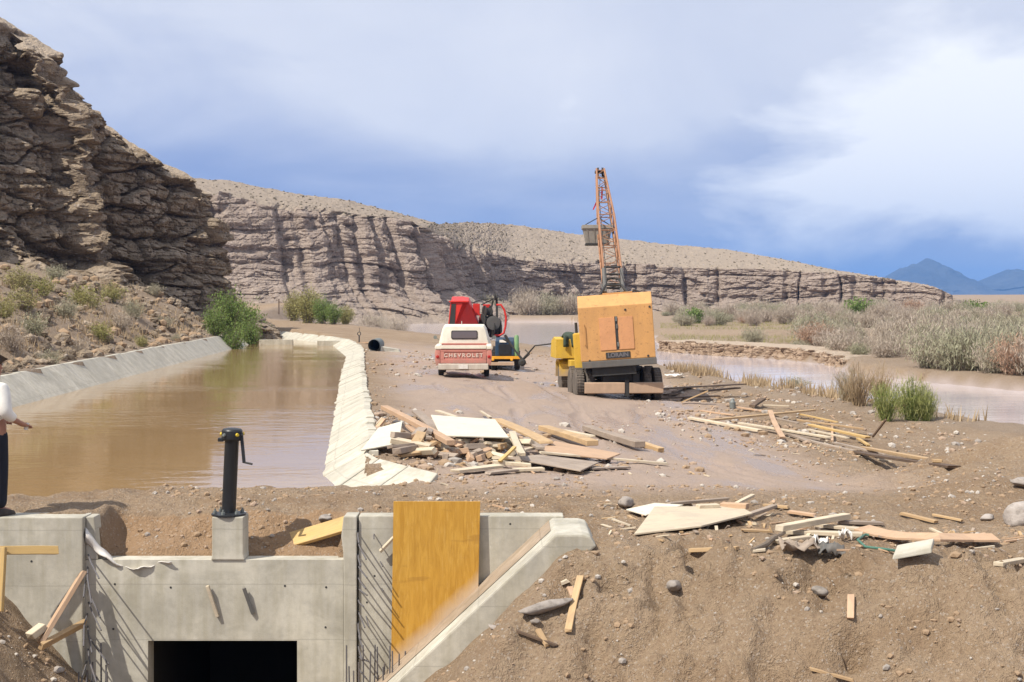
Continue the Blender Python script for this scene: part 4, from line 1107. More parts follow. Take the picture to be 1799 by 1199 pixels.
# ------------------------------------------------------------------ vehicles
def wheel(parent, M, r, w, tyre='rubber', rim='steel_grey', name='wheel'):
    """axle along local x, centre at M origin"""
    m = MB(M); m.lathe((-w / 2, 0, 0), (1, 0, 0), [(0.01, r * 0.60), (0.0, r * 0.82), (w * 0.12, r * 0.97), (w * 0.3, r), (w * 0.7, r), (w * 0.88, r * 0.97), (w, r * 0.82), (w - 0.01, r * 0.60)], 32)
    wh = m.build(name, tyre, parent, smooth=True)
    m = MB(M); m.lathe((-w / 2 + 0.03, 0, 0), (1, 0, 0), [(0, r * 0.25), (0.01, r * 0.58), (w - 0.07, r * 0.58), (w - 0.06, r * 0.25)], 24)
    m.build('rim', rim, wh, smooth=True)
    m = MB(M)
    for k in range(36):                                      # tread lugs
        a = 2 * math.pi * k / 36
        c = Vector((0, math.cos(a) * r, math.sin(a) * r)); t = Vector((0, -math.sin(a), math.cos(a)))
        m.bar(c + Vector((-w * 0.40, 0, 0)), c + Vector((w * 0.40, 0, 0)), r * 0.08, r * 0.05, (0, math.cos(a), math.sin(a)))
    m.build('tread', tyre, wh)
    return wh

def pickup():
    gp = G(814, 664.5)
    t = empty('pickup_truck', (gp.x, gp.y, gp.z), 'red and white pickup truck seen from behind, parked on the dirt road', 'pickup truck')
    t.rotation_euler = (0, 0, R(1.0))
    W = 0.97
    # bed sides with rounded flanks
    for s in (-1, 1):
        prof = [(0.80, 0.50), (0.93, 0.42), (0.975, 0.62), (0.985, 0.82), (0.955, 0.985), (0.80, 0.985)]
        m = MB(); pr = [(s * x, z) for x, z in prof]
        m.loft([[(x, 0.02, z) for x, z in pr], [(x, 2.25, z) for x, z in pr]])
        b = m.build('bed_side', 'truck_red', t, 0.015, smooth=True)
        m = MB(); pr = [(s * x, z) for x, z in [(0.78, 0.987), (0.955, 0.987), (0.985, 1.03), (0.965, 1.115), (0.80, 1.115)]]
        m.loft([[(x, 0.0, z) for x, z in pr], [(x, 2.26, z) for x, z in pr]])
        m.build('bed_rail', 'truck_white', b, 0.012, smooth=True)
        m = MB(); m.lathe((s * 0.885, 0.02, 0.73), (0, -1, 0), [(0, 0.055), (0.02, 0.05), (0.03, 0.03)], 18)
        m.build('tail_light', 'lamp_red', t, smooth=True)
    m = MB(); m.box(-0.80, 0.80, 0.3, 2.2, 0.50, 0.56); m.build('bed_floor', 'steel_grey', t)
    m = MB(); m.box(-0.80, 0.80, 2.2, 2.25, 0.5, 1.10); m.build('bed_front', 'truck_red', t)
    # tailgate with recessed field and lettering
    m = MB(); m.box(-0.785, 0.785, 0.03, 0.07, 0.50, 1.0); tgt = m.build('tailgate', 'truck_red', t, 0.006)
    for (x0, x1, z0, z1) in ((-0.785, 0.785, 0.90, 0.985), (-0.785, 0.785, 0.50, 0.64), (-0.785, -0.66, 0.645, 0.895), (0.66, 0.785, 0.645, 0.895)):
        m = MB(); m.box(x0, x1, 0.005, 0.029, z0, z1); m.build('pressing', 'truck_red', tgt, 0.008)
    m = MB(); m.box(-0.79, 0.79, -0.02, 0.075, 1.002, 1.118); m.build('top_rail', 'truck_white', tgt, 0.015)
    me = text_mesh('CHEVROLET', 0.19, 0.008, 1.38)
    o = link('lettering', me, 'faded_white', tgt); o.rotation_euler = (R(90), 0, 0); o.location = (0, 0.018, 0.775); o.scale = (1.0, 0.92, 1)
    # bumper: painted channel with licence plate
    m = MB(); m.prism_x([(-0.14, 0.30), (-0.06, 0.28), (-0.06, 0.50), (-0.14, 0.48)], -0.86, 0.86); bp = m.build('bumper', 'bumper_white', t, 0.012)
    m = MB(); m.box(-0.16, 0.16, -0.155, -0.143, 0.32, 0.46); m.build('licence_plate', 'yellow_tag' if False else 'paper', bp, 0.003)
    # frame, axle
    m = MB(); m.box(-0.45, -0.37, 0.1, 4.6, 0.38, 0.50); m.box(0.37, 0.45, 0.1, 4.6, 0.38, 0.50); m.tube([(-0.75, 1.15, 0.36), (0.75, 1.15, 0.36)], 0.05, 10); m.lathe((0, 1.02, 0.36), (0, 1, 0), [(0, 0.05), (0.08, 0.14), (0.2, 0.12), (0.3, 0.04)], 14); m.build('chassis', 'iron_dark', t)
    m = MB(); m.lathe((-0.3, 0.25, 0.34), (1, 0, 0), [(0, 0.03), (0.03, 0.09), (0.5, 0.09), (0.53, 0.03)], 14); m.build('muffler', 'iron_dark', t)
    # cab
    m = MB()
    def ring(y, xb, zb, xt, zt): return [(-xb, y, zb), (xb, y, zb), (xb * 1.01, y, (zb + 1.15) / 2), (xb, y, 1.14), (xt + 0.03, y, zt - 0.13), (xt - 0.05, y, zt), (-xt + 0.05, y, zt), (-xt - 0.03, y, zt - 0.13), (-xb, y, 1.14), (-xb * 1.01, y, (zb + 1.15) / 2)]
    m.loft([ring(2.32, 0.86, 0.45, 0.72, 1.74), ring(2.55, 0.93, 0.42, 0.76, 1.80), ring(3.25, 0.95, 0.42, 0.76, 1.80), ring(3.55, 0.95, 0.42, 0.72, 1.70)])
    cab = m.build('cab', 'truck_white', t, 0.03, smooth=True)
    m = MB(); m.loft([[(x, 3.5, z) for x, z in ((-0.93, 0.42), (0.93, 0.42), (0.93, 1.06), (0.6, 1.16), (-0.6, 1.16), (-0.93, 1.06))], [(x, 4.95, z) for x, z in ((-0.9, 0.45), (0.9, 0.45), (0.9, 0.92), (0.6, 1.03), (-0.6, 1.03), (-0.9, 0.92))]])
    m.build('hood', 'truck_red', t, 0.04, smooth=True)
    m = MB(); m.box(-0.865, 0.865, 2.30, 2.33, 0.45, 1.13); m.build('cab_lower', 'truck_red', cab, 0.01)
    # rear window: rubber seal and pane
    def rr(w, h, z, r=0.06, n=5):
        pts = []
        for cx, cz, a0 in ((w - r, h - r, 0), (-w + r, h - r, 90), (-w + r, -h + r, 180), (w - r, -h + r, 270)):
            for k in range(n + 1):
                a = R(a0 + 90 * k / n); pts.append((cx + r * math.cos(a), z + cz + r * math.sin(a)))
        return pts
    def lean(p, off): return (p[0], 2.315 + off + (p[1] - 1.14) * 0.0, p[1])
    m = MB(); m.loft([[lean(p, 0.02) for p in rr(0.475, 0.155, 1.43)], [lean(p, -0.012) for p in rr(0.475, 0.155, 1.43)]]); m.build('window_seal', 'rubber', cab, smooth=False)
    m = MB(); m.loft([[lean(p, 0.02) for p in rr(0.445, 0.125, 1.43)], [lean(p, -0.018) for p in rr(0.445, 0.125, 1.43)]]); m.build('rear_window', 'cab_glass', cab)
    for s in (-1, 1):
        m = MB(); m.tube([(s * 0.93, 3.3, 1.22), (s * 1.06, 3.25, 1.30)], 0.012, 6); m.lathe((s * 1.08, 3.22, 1.32), (0, -1, 0), [(0, 0.04), (0.02, 0.07), (0.03, 0.07)], 14); m.build('mirror', 'galvanised', cab)
    m = MB(); m.tube([(-0.1, 2.5, 1.79), (-0.1, 2.5, 1.92)], 0.012, 6); m.build('antenna', 'white_paint', cab)
    for s in (-1, 1):
        for y in (1.15, 4.15):
            wheel(t, Matrix.Translation((s * 0.80, y, 0.355)), 0.36, 0.19, 'rubber', 'bumper_white')
pickup()

def crane():
    Y0 = 42.0
    base = Vector(((1092 - U0) * Y0 / FPX, Y0, 0))
    gz = CAM_H - (707 - VH) * 42.6 / FPX
    base.z = gz
    t = empty('truck_crane', base, 'orange truck crane with tall lattice boom seen from behind, beside the road', 'crane')
    aim = -math.atan2(base.x, base.y)
    MU = Matrix.Rotation(aim, 4, 'Z') @ Matrix.Rotation(R(-4.0), 4, 'Y')       # upper works, leaning a little
    W, z0, z1 = 1.10, 1.30, 2.98
    # machine house
    m = MB(MU); m.prism_x([(0, z0), (0, z1 - 0.08), (0.42, z1 + 0.27), (3.3, z1 + 0.27), (3.5, z1), (3.5, z0)], -W, W)
    house = m.build('machine_house', 'crane_orange', t, 0.025)
    for (x0, x1) in ((-0.50, -0.035), (0.05, 0.50)):
        m = MB(MU); m.box(x0, x1, -0.022, 0.01, z0 + 0.30, z1 - 0.42); m.build('rear_door', 'crane_door', house, 0.006)
    m = MB(MU); m.box(-0.035, 0.05, -0.012, 0.01, z0 + 0.30, z1 - 0.40); m.build('door_gap', 'iron_dark', house)
    for k, (zz, c) in enumerate(((z1 - 0.48, 'galvanised'), (z1 - 0.70, 'steel_grey'), (z0 + 0.45, 'galvanised'))):
        m = MB(MU); m.bar((0.01 + 0.01 * k, -0.03, zz - 0.06), (0.02, -0.035, zz + 0.07), 0.05, 0.03, (0, 1, 0)); m.build('latch', c, house, 0.006)
    m = MB(MU); m.box(-0.36, 0.36, -0.02, 0.01, z0 + 0.05, z0 + 0.23); pl_ = m.build('name_plate', 'iron_dark', house, 0.006)
    me = text_mesh('LORAIN', 0.17, 0.003)
    o = link('lettering', me, 'plate_grey', pl_); o.matrix_local = MU @ Matrix.Translation((0, -0.022, z0 + 0.14)) @ Matrix.Rotation(R(90), 4, 'X')
    for (x, z) in ((0.30, z1 - 0.22), (1.02, z1 - 0.18), (-0.85, z0 + 0.02), (0.88, z0 + 0.06)):
        m = MB(MU); m.lathe((x, -0.02, z), (0, 1, 0), [(0, 0.028), (0.02, 0.034)], 10); m.build('rivet', 'iron_dark', house)
    m = MB(MU); m.prism_x([(-0.02, z0 - 0.20), (-0.03, z0 - 0.002), (0.9, z0 - 0.002), (0.9, z0 - 0.20)], -W + 0.02, W + 0.02); m.build('counterweight', 'steel_grey', house, 0.02)
    m = MB(MU); m.tube([(-0.95, -0.06, z0 + 0.5), (-0.95, -0.06, z0 + 1.1)], 0.014, 6); m.tube([(-0.95, 0.0, z0 + 0.5), (-0.95, -0.06, z0 + 0.5)], 0.014, 6); m.tube([(-0.95, 0.0, z0 + 1.1), (-0.95, -0.06, z0 + 1.1)], 0.014, 6); m.build('grab_rail', 'crane_orange', house)
    m = MB(MU); m.box(-W - 0.24, -W - 0.002, 1.2, 2.9, z0 - 0.42, z0 + 0.82); cb = m.build('operator_cab', 'crane_yellow', t, 0.02)
    m = MB(MU); m.box(-W - 0.246, -W - 0.243, 1.5, 2.6, z0 + 0.25, z0 + 0.72); m.build('cab_window', 'cab_glass', cb)
    m = MB(MU); m.tube([(-W - 0.16, 2.4, z0 + 0.82), (-W - 0.16, 2.4, z0 + 1.15)], 0.045, 10); m.build('exhaust_stack', 'iron_dark', t)
    m = MB(MU); m.lathe((0, 1.6, 0.86), (0, 0, 1), [(0, 0.75), (0.10, 0.75), (0.11, 0.62), (0.235, 0.62)], 28); m.build('turntable', 'iron_dark', t)
    m = MB(MU); m.box(-0.8, 0.5, 0.1, 0.8, z0 - 0.45, z0 - 0.205); m.build('underframe', 'iron_dark', t)
    # carrier, nose swung a little to the left
    MC = Matrix.Translation((0.02, 0.35, 0)) @ Matrix.Rotation(R(5.0), 4, 'Z')
    m = MB(MC)
    m.box(-0.55, -0.35, 0.0, 7.0, 0.62, 0.86); m.box(0.35, 0.55, 0.0, 7.0, 0.62, 0.86)
    for y in (0.05, 1.2, 2.4, 3.6, 5.0): m.box(-0.349, 0.349, y, y + 0.15, 0.64, 0.84)
    m.build('carrier_frame', 'iron_dark', t, 0.01)
    m = MB(MC); m.box(-0.62, 0.62, 0.35, 3.6, 0.862, 0.90); m.build('carrier_deck', 'iron_dark', t)
    for (x0, x1) in ((-1.12, 0.08), (0.22, 1.24)):
        m = MB(MC); m.prism_x([(-0.16, 0.30), (-0.10, 0.28), (-0.10, 0.62), (-0.16, 0.60)], x0, x1); m.build('bumper_plank', 'plank_muddy', t, 0.012)
    m = MB(MC); m.box(0.085, 0.215, -0.14, -0.04, 0.20, 0.70); m.build('tow_hook', 'iron_dark', t, 0.01)
    for y in (0.75, 1.95):
        m = MB(MC); m.tube([(-1.0, y, 0.5), (1.0, y, 0.5)], 0.09, 10); m.build('axle', 'iron_dark', t)
        for x in (-1.18, -0.86, 0.86, 1.18):
            wheel(t, MC @ Matrix.Translation((x, y, 0.50)), 0.50, 0.27, 'rubber_muddy', 'steel_grey')
    for x in (-1.08, 1.08):
        wheel(t, MC @ Matrix.Translation((x, 5.3, 0.48)), 0.48, 0.27, 'rubber_muddy', 'crane_yellow')
    # carrier fender, cab with tarp
    m = MB(MC); m.loft([[(x, y, z) for y, z in ((4.75, 0.55), (4.78, 0.95), (5.0, 1.08), (5.6, 1.08), (5.85, 0.95), (5.88, 0.5), (5.8, 0.5), (5.75, 0.92), (5.55, 1.02), (5.02, 1.02), (4.85, 0.9), (4.82, 0.55))] for x in (-1.28, -0.75)]); m.build('fender', 'crane_yellow', t)
    m = MB(MC); m.box(-1.0, -0.62, 4.0, 6.6, 0.87, 1.10); m.build('side_tank', 'crane_yellow', t, 0.02)
    m = MB(MC); m.prism_x([(4.6, 1.14), (4.6, 1.78), (5.2, 1.84), (5.9, 1.70), (6.1, 1.14)], -1.42, -0.70); ccab = m.build('carrier_cab', 'crane_yellow', t, 0.02)
    # draped tarp on the cab
    V = []; nu, nv = 16, 12
    for j in range(nv):
        for i in range(nu):
            f, g = i / (nu - 1), j / (nv - 1)
            x = -1.18 + 0.52 * f; s = g * 1.1
            y = 4.55 - 0.04 * math.sin(f * 9) if s < 0.36 else 4.56 + (s - 0.36)
            z = 1.52 + s * (1.0 + 0.1 * math.sin(f * 6)) if s < 0.36 else 1.88 + 0.05 * math.sin(f * 8 + g * 5) + 0.08 * math.sin(f * math.pi)
            V.append(MC @ Vector((x, y - 0.05 * math.sin(f * 11 + g * 3), z)))
    me = npmesh('tarp', np.array([tuple(v) for v in V]), gridfaces(nv, nu))
    o = link('tarp', me, 'tarp_green', ccab); md = o.modifiers.new('s', 'SOLIDIFY'); md.thickness = 0.02
    m = MB(MC); m.tube([(-1.25, 6.0, 1.6), (-1.9, 6.6, 1.50), (-2.3, 6.8, 1.02)], [0.03, 0.025, 0.04], 6); m.tube([(-2.3, 6.8, 1.0), (-2.55, 6.9, 1.32), (-2.75, 7.0, 1.62), (-2.98, 7.0, 1.72)], [0.05, 0.03, 0.05, 0.02], 6); m.tube([(-2.3, 6.8, 1.0), (-2.05, 6.9, 1.2), (-2.2, 7.0, 1.35)], [0.03, 0.02, 0.02], 6)
    m.lathe((-2.32, 6.7, 0.92), (0, 1, 0), [(0, 0.06), (0.03, 0.13), (0.12, 0.13), (0.15, 0.06)], 14); m.tube([(-2.75, 7.0, 1.6), (-2.9, 7.0, 1.86)], 0.05, 8); m.build('outrigger_linkage', 'iron_dark', t)
    # boom
    foot = P(1079, 519, 45.2) - base; tip = P(1054.5, 303, 52.6) - base
    ax = (tip - foot).normalized(); sx = Vector((1, 0, 0)) - ax * ax.x; sx.normalize(); sy = ax.cross(sx)
    L = (tip - foot).length
    def sec(f):
        w = 0.29 if f < 0.05 else (0.29 - 0.03 * f if f < 0.55 else 0.27 - 0.13 * (f - 0.55) / 0.45)
        d = 0.10 + 0.24 * min(1, f / 0.15) if f < 0.15 else (0.34 if f < 0.55 else 0.34 - 0.20 * (f - 0.55) / 0.45)
        c = foot + ax * L * f
        return [c + sx * (a * w) + sy * (b * d) for a, b in ((-1, -1), (1, -1), (1, 1), (-1, 1))]
    fs = [0, 0.05, 0.15, 0.55, 1.0]
    boom = None
    for k in range(4):
        m = MB(); m.tube([sec(f)[k] for f in [0.13, 0.35, 0.55, 0.78, 1.0]], 0.036, 8)
        o = m.build('boom_chord', 'boom_orange', t)
        m = MB(); m.tube([sec(0)[k], sec(0.05)[k], sec(0.13)[k]], 0.06, 8); m.build('boom_foot_chord', 'steel_grey', o)
    N = 15
    for face in ((0, 1), (1, 2), (2, 3), (3, 0)):
        for i in range(N):
            f0, f1 = 0.14 + 0.85 * i / N, 0.14 + 0.85 * (i + 1) / N
            a, b = sec(f0)[face[0]], sec(f1)[face[1]]
            if i % 2: a, b = sec(f0)[face[1]], sec(f1)[face[0]]
            m = MB(); m.tube([a, b], 0.013, 6); m.build('boom_lacing', 'boom_orange', t)
    for f in (0.10, 0.14, 0.30, 0.42, 0.55, 0.66, 0.78, 0.90, 0.985):
        s4 = sec(f); m = MB()
        for k in range(4): m.tube([s4[k], s4[(k + 1) % 4]], 0.020 if f > 0.2 else 0.036, 6)
        m.build('boom_frame', 'boom_orange' if f > 0.2 else 'iron_dark', t)
    s4 = sec(0.07); c4 = sum(s4, Vector()) / 4
    m = MB(); m.tube([c4 + sx * (0.24 * math.cos(a)) + ax * (0.24 * math.sin(a)) - sy * 0.12 for a in np.linspace(0, 2 * math.pi, 20)], 0.035, 6); m.build('fairlead_ring', 'iron_dark', t)
    for dx_ in (-0.08, 0.08):
        m = MB(); m.lathe(tip + sx * (dx_ - 0.03), sx, [(0, 0.05), (0.005, 0.19), (0.02, 0.16), (0.04, 0.16), (0.055, 0.19), (0.06, 0.05)], 20); m.build('boom_sheave', 'iron_dark', t)
    m = MB(); m.tube([tip - sx * 0.2, tip + sx * 0.2], 0.06, 8); m.build('tip_shaft', 'iron_dark', t)
    gant = MU @ Vector((0, 2.4, z1 + 0.55))
    m = MB()
    for s in (-1, 1):
        m.tube([MU @ Vector((s * 0.45, 1.8, z1 + 0.26)), gant + Vector((s * 0.25, 0, 0)), MU @ Vector((s * 0.45, 3.2, z1 + 0.2))], 0.04, 6)
    m.tube([gant - Vector((0.28, 0, 0)), gant + Vector((0.28, 0, 0))], 0.03, 6)
    m.build('gantry', 'iron_dark', t)
    for s in (-1, 1):
        m = MB(); m.tube([gant + Vector((s * 0.2, 0, 0)), tip + sx * (s * 0.12) + sy * 0.1], 0.012, 5); m.build('pendant_cable', 'iron_dark', t)
    m = MB(MU); m.box(-0.35, 0.55, 0.55, 1.3, z1 + 0.272, z1 + 0.31); m.build('roof_hatch', 'crane_orange', house, 0.01)
    m = MB(MU); m.tube([(0.5, 1.2, z1 + 0.27), (0.62, 1.2, z1 + 0.35), (0.8, 1.2, z1 + 0.27)], 0.03, 6); m.build('lifting_eye', 'iron_dark', house)
    # the skip hanging beside the boom
    bc = P(1049, 413, 49.6)
    b = empty('concrete_bucket', bc, 'grey tapered concrete bucket hanging beside the crane boom', 'bucket')
    m = MB(); n = 4
    def q(w, d, z): return [(-w, -d, z), (w, -d, z), (w, d, z), (-w, d, z)]
    m.loft([q(0.38, 0.34, -0.33), q(0.50, 0.42, 0.24), q(0.47, 0.39, 0.24), q(0.35, 0.31, -0.28)]); bk = m.build('skip', 'bucket_grey', b, 0.015)
    m = MB(); m.loft([q(0.53, 0.45, 0.20), q(0.53, 0.45, 0.33), q(0.46, 0.38, 0.33), q(0.46, 0.38, 0.20)]); m.build('rim_band', 'bucket_grey', bk, 0.01)
    m = MB(); m.loft([q(0.41, 0.37, -0.37), q(0.41, 0.37, -0.30)]); m.build('bottom_edge', 'iron_dark', bk, 0.008)
    for x in (-0.38, -0.13, 0.13, 0.38):
        m = MB(); m.bar((x * 0.8, -0.345, -0.30), (x, -0.43, 0.2), 0.03, 0.02, (0, 1, 0)); m.build('stiffener', 'bucket_grey', bk)
    hook = Vector((0.06, 0.25, 0.62))
    m = MB()
    for s in (-1, 1): m.tube([(s * 0.5, 0, 0.3), hook], 0.016, 6)
    m.build('bail', 'iron_dark', b)
    m = MB(); m.tube([hook, tip + base - bc + sy * 0.1], 0.012, 5); m.build('hoist_cable', 'iron_dark', b)
    rp = P(1044, 362, 51.2)
    m = MB(); m.loft([[(0.05, 0, 0.13), (0.10, 0.01, 0.12), (0.10, 0.03, 0.12), (0.05, 0.02, 0.13)], [(0.0, 0.02, 0.0), (0.05, 0.03, -0.01), (0.05, 0.05, -0.01), (0.0, 0.04, 0.0)], [(-0.06, 0, -0.13), (-0.02, 0.01, -0.15), (-0.02, 0.03, -0.15), (-0.06, 0.02, -0.13)]])
    tag(m.build('flag_rag', 'red_rag', None, origin=(0, 0, 0)), 'small red rag fluttering from the upper left side of the crane boom', 'rag').location = rp
    m = MB(); m.bar((0, 0, -0.2), (0.02, 0, 0.2), 0.06, 0.02, (0, 1, 0))
    tag(m.build('flag_rag', 'red_rag', None, origin=(0, 0, 0)), 'small red rag tied inside the lattice near the boom tip', 'rag').location = P(1057, 340, 51.6)
crane()

def red_crane():
    Y0 = 55.0
    g = G(888, 651)
    Y0 = g.y
    k = Y0 / FPX
    base = Vector(((880 - U0) * k, Y0, g.z))
    t = empty('winch_crane', base, 'red machine house with cable drums on a blue and orange carrier behind the pickup', 'crane')
    def X(u): return (u - 880) * k
    def Z(v): return CAM_H - (v - VH) * k - base.z
    # carrier rear: engine box, cylinder, beams
    m = MB(); m.prism_x([(0.0, Z(626)), (0.02, Z(600)), (0.12, Z(594)), (1.2, Z(594)), (1.3, Z(626))], X(870), X(903)); eb = m.build('engine_box', 'machine_blue', t, 0.03)
    m = MB(); m.box(X(877.5), X(889.5), -0.015, 0.03, Z(602), Z(597.5)); m.build('white_plate', 'white_paint', eb)
    m = MB(); m.box(X(876), X(898), -0.03, -0.002, Z(624), Z(605)); m.build('radiator_grille', 'steel_black', eb, 0.01)
    m = MB(); m.lathe((X(907.5), 0.1, Z(626)), (0, 0, 1), [(0, 0.09), (0.05, 0.10), (Z(592) - Z(626), 0.10), (Z(589) - Z(626), 0.05)], 18); m.build('gas_cylinder', 'machine_green', t, smooth=True)
    m = MB(); m.box(X(858), X(914), -0.12, 0.10, Z(631), Z(626.2)); bm_ = m.build('rear_beam', 'amber', t, 0.01)
    for u in (866, 899):
        m = MB(); m.lathe((X(u), -0.12, Z(632)), (0, -1, 0), [(0, 0.06), (0.05, 0.055), (0.06, 0.02)], 14); m.build('marker_lamp', 'amber', bm_)
    m = MB(); m.box(X(858), X(902), -0.18, -0.05, Z(642), Z(636.5)); m.build('bumper_bar', 'plank_muddy', t, 0.01)
    m = MB(); m.box(X(790), X(905), 0.2, 6.5, Z(636), Z(626.5)); m.build('carrier_frame', 'iron_dark', t, 0.01)
    for u in (800, 868, 908.5):
        for y in (0.45, 4.8):
            wheel(t, Matrix.Translation((X(u), y, 0.42)), 0.42, 0.24, 'rubber', 'steel_grey')
    # red house
    yb = 0.9; kk = 1 + yb / Y0
    def XX_(u): return (u - U0) * k * kk - base.x
    def ZZ_(v): return CAM_H - (v - VH) * k * kk - base.z
    zb = Z(612)
    m = MB()
    bl, br, tl, tr = XX_(784), XX_(858), XX_(791), XX_(822)
    m.loft([[(bl, yb, zb), (br, yb + 0.5, zb), (tr, yb + 0.45, ZZ_(529)), (XX_(812), yb + 0.02, ZZ_(532)), (tl, yb, ZZ_(532))],
            [(bl, yb + 2.2, zb), (br, yb + 2.2, zb), (tr, yb + 2.0, ZZ_(523)), (XX_(812), yb + 2.0, ZZ_(521)), (tl, yb + 2.0, ZZ_(521))]])
    hs = m.build('machine_house', 'machine_red', t, 0.03)
    m = MB(); m.hexa([(bl + 0.05, yb - 0.02, zb + 0.3), (bl + 0.32, yb - 0.02, zb + 0.3), (bl + 0.32, yb + 0.01, zb + 0.3), (bl + 0.05, yb + 0.01, zb + 0.3)], [(tl + 0.05, yb - 0.02, ZZ_(534)), (tl + 0.24, yb - 0.02, ZZ_(534)), (tl + 0.24, yb + 0.01, ZZ_(534)), (tl + 0.05, yb + 0.01, ZZ_(534))]); m.build('doorway_shade', 'iron_dark', hs)  # near-black panel on the wall stands for the shade inside a doorway
    m = MB(); m.box(tl - 0.05, tr + 0.06, yb - 0.06, yb + 0.5, ZZ_(531.5), ZZ_(529)); m.build('roof_lip', 'machine_red', hs, 0.01)
    # winch gear right of the house
    for (u, v, r, w) in ((846, 566, 0.30, 0.45), (862, 577, 0.36, 0.35), (850, 548, 0.22, 0.3)):
        m = MB(); m.lathe((XX_(u), yb + 0.6, ZZ_(v)), (0.9, 0.4, 0), [(0, r * 1.15), (0.04, r * 1.15), (0.05, r * 0.8), (w - 0.05, r * 0.8), (w - 0.04, r * 1.15), (w, r * 1.15)], 22); m.build('cable_drum', 'iron_dark', t)
    for (a, b_, w) in (((852, 592), (866, 528), 0.07), ((874, 592), (872, 522), 0.10), ((845, 536), (870, 524), 0.05), ((858, 590), (870, 560), 0.05)):
        m = MB(); m.bar((XX_(a[0]), yb + 0.5, ZZ_(a[1])), (XX_(b_[0]), yb + 0.6, ZZ_(b_[1])), w, w, (0, 1, 0)); m.build('mast_strut', 'iron_dark', t)
    m = MB(); m.lathe((XX_(868), yb + 0.45, ZZ_(522)), (1, 0.2, 0), [(0, 0.05), (0.01, 0.16), (0.05, 0.13), (0.09, 0.16), (0.10, 0.05)], 18); m.build('mast_sheave', 'iron_dark', t)
    m = MB(); m.tube([(XX_(832), yb + 0.4, ZZ_(531)), (XX_(845), yb + 0.45, ZZ_(527)), (XX_(866), yb + 0.5, ZZ_(525))], 0.02, 6); m.build('cable', 'iron_dark', t)
    for (u0, u1, v0, v1) in ((830, 842, 555, 534), (848, 861, 552, 535), (842, 852, 564, 552)):
        m = MB(); m.box(XX_(u0), XX_(u1), yb + 0.75, yb + 1.2, ZZ_(v0), ZZ_(v1)); m.build('gear_cover', 'machine_red', t, 0.02)
    m = MB(); m.tube([(XX_(u), yb + 0.4, ZZ_(v)) for u, v in ((872, 536), (880, 536), (886, 545), (889, 558), (888, 574), (885, 586), (878, 590), (868, 590))], 0.045, 8); m.build('guard_hoop', 'machine_red', t, smooth=True)
    m = MB(); m.lathe((XX_(866), yb + 0.35, ZZ_(568)), (0.3, -1, 0), [(0, 0.22), (0.03, 0.30), (0.07, 0.30), (0.08, 0.20)], 22); m.build('flywheel', 'steel_grey', t)
red_crane()
# ------------------------------------------------------------------ lumber
def plank(p, q, w, t, mat, label, group=None, name='plank', roll=0.0, cat='plank', sag=0.0):
    p = Vector(p); q = Vector(q); d = q - p; L = d.length
    xa = d.normalized(); za = Vector((0, 0, 1)) - xa * xa.z
    if za.length < 0.05: za = Vector((0, 1, 0))
    za.normalize(); ya = za.cross(xa)
    c, s = math.cos(roll), math.sin(roll)
    ya, za = ya * c + za * s, za * c - ya * s
    n = 4
    rings = []
    tw = random.uniform(-0.04, 0.04); bow = random.uniform(-0.008, 0.008) * L
    for i in range(n + 1):
        f = i / n; x = (f - 0.5) * L; a = tw * (f - 0.5)
        dz_ = -sag * 4 * f * (1 - f); dy_ = bow * 4 * f * (1 - f)
        e = random.uniform(-0.012, 0.012) if i in (0, n) else 0
        rings.append([(x + e * k, dy_ + (yy * math.cos(a) - zz * math.sin(a)), dz_ + (yy * math.sin(a) + zz * math.cos(a))) for k, (yy, zz) in enumerate(((-w / 2, -t / 2), (w / 2, -t / 2), (w / 2, t / 2), (-w / 2, t / 2)))])
    m = MB(); m.loft(rings)
    o = m.build(name, mat, None, min(w, t) * 0.08, seg=1)
    M = Matrix((xa, ya, za)).transposed().to_4x4(); M.translation = (p + q) / 2
    o.matrix_world = M
    tag(o, label, cat, group)
    return o
def sheet(cs, th, mat, label, name='plywood_sheet', cat='plywood sheet'):
    cs = [Vector(c) for c in cs]
    c0 = sum(cs, Vector()) / len(cs)
    xa = (cs[1] - cs[0]).normalized(); n = (cs[1] - cs[0]).cross(cs[2] - cs[0]).normalized()
    if n.z < 0: n = -n
    ya = n.cross(xa)
    M = Matrix((xa, ya, n)).transposed().to_4x4(); M.translation = c0
    Mi = M.inverted(); loc = [Mi @ c for c in cs]
    m = MB(); m.loft([[p - Vector((0, 0, th)) for p in loc], loc])
    o = m.build(name, mat, None, 0.003, seg=1); o.matrix_world = M
    return tag(o, label, cat)
def row(u1, v1, l1, u2, v2, l2, w, t, mat, label, group=None, **kw):
    return plank(G(u1, v1, l1), G(u2, v2, l2), w * 0.9, t * 0.78, mat, label, group, **kw)

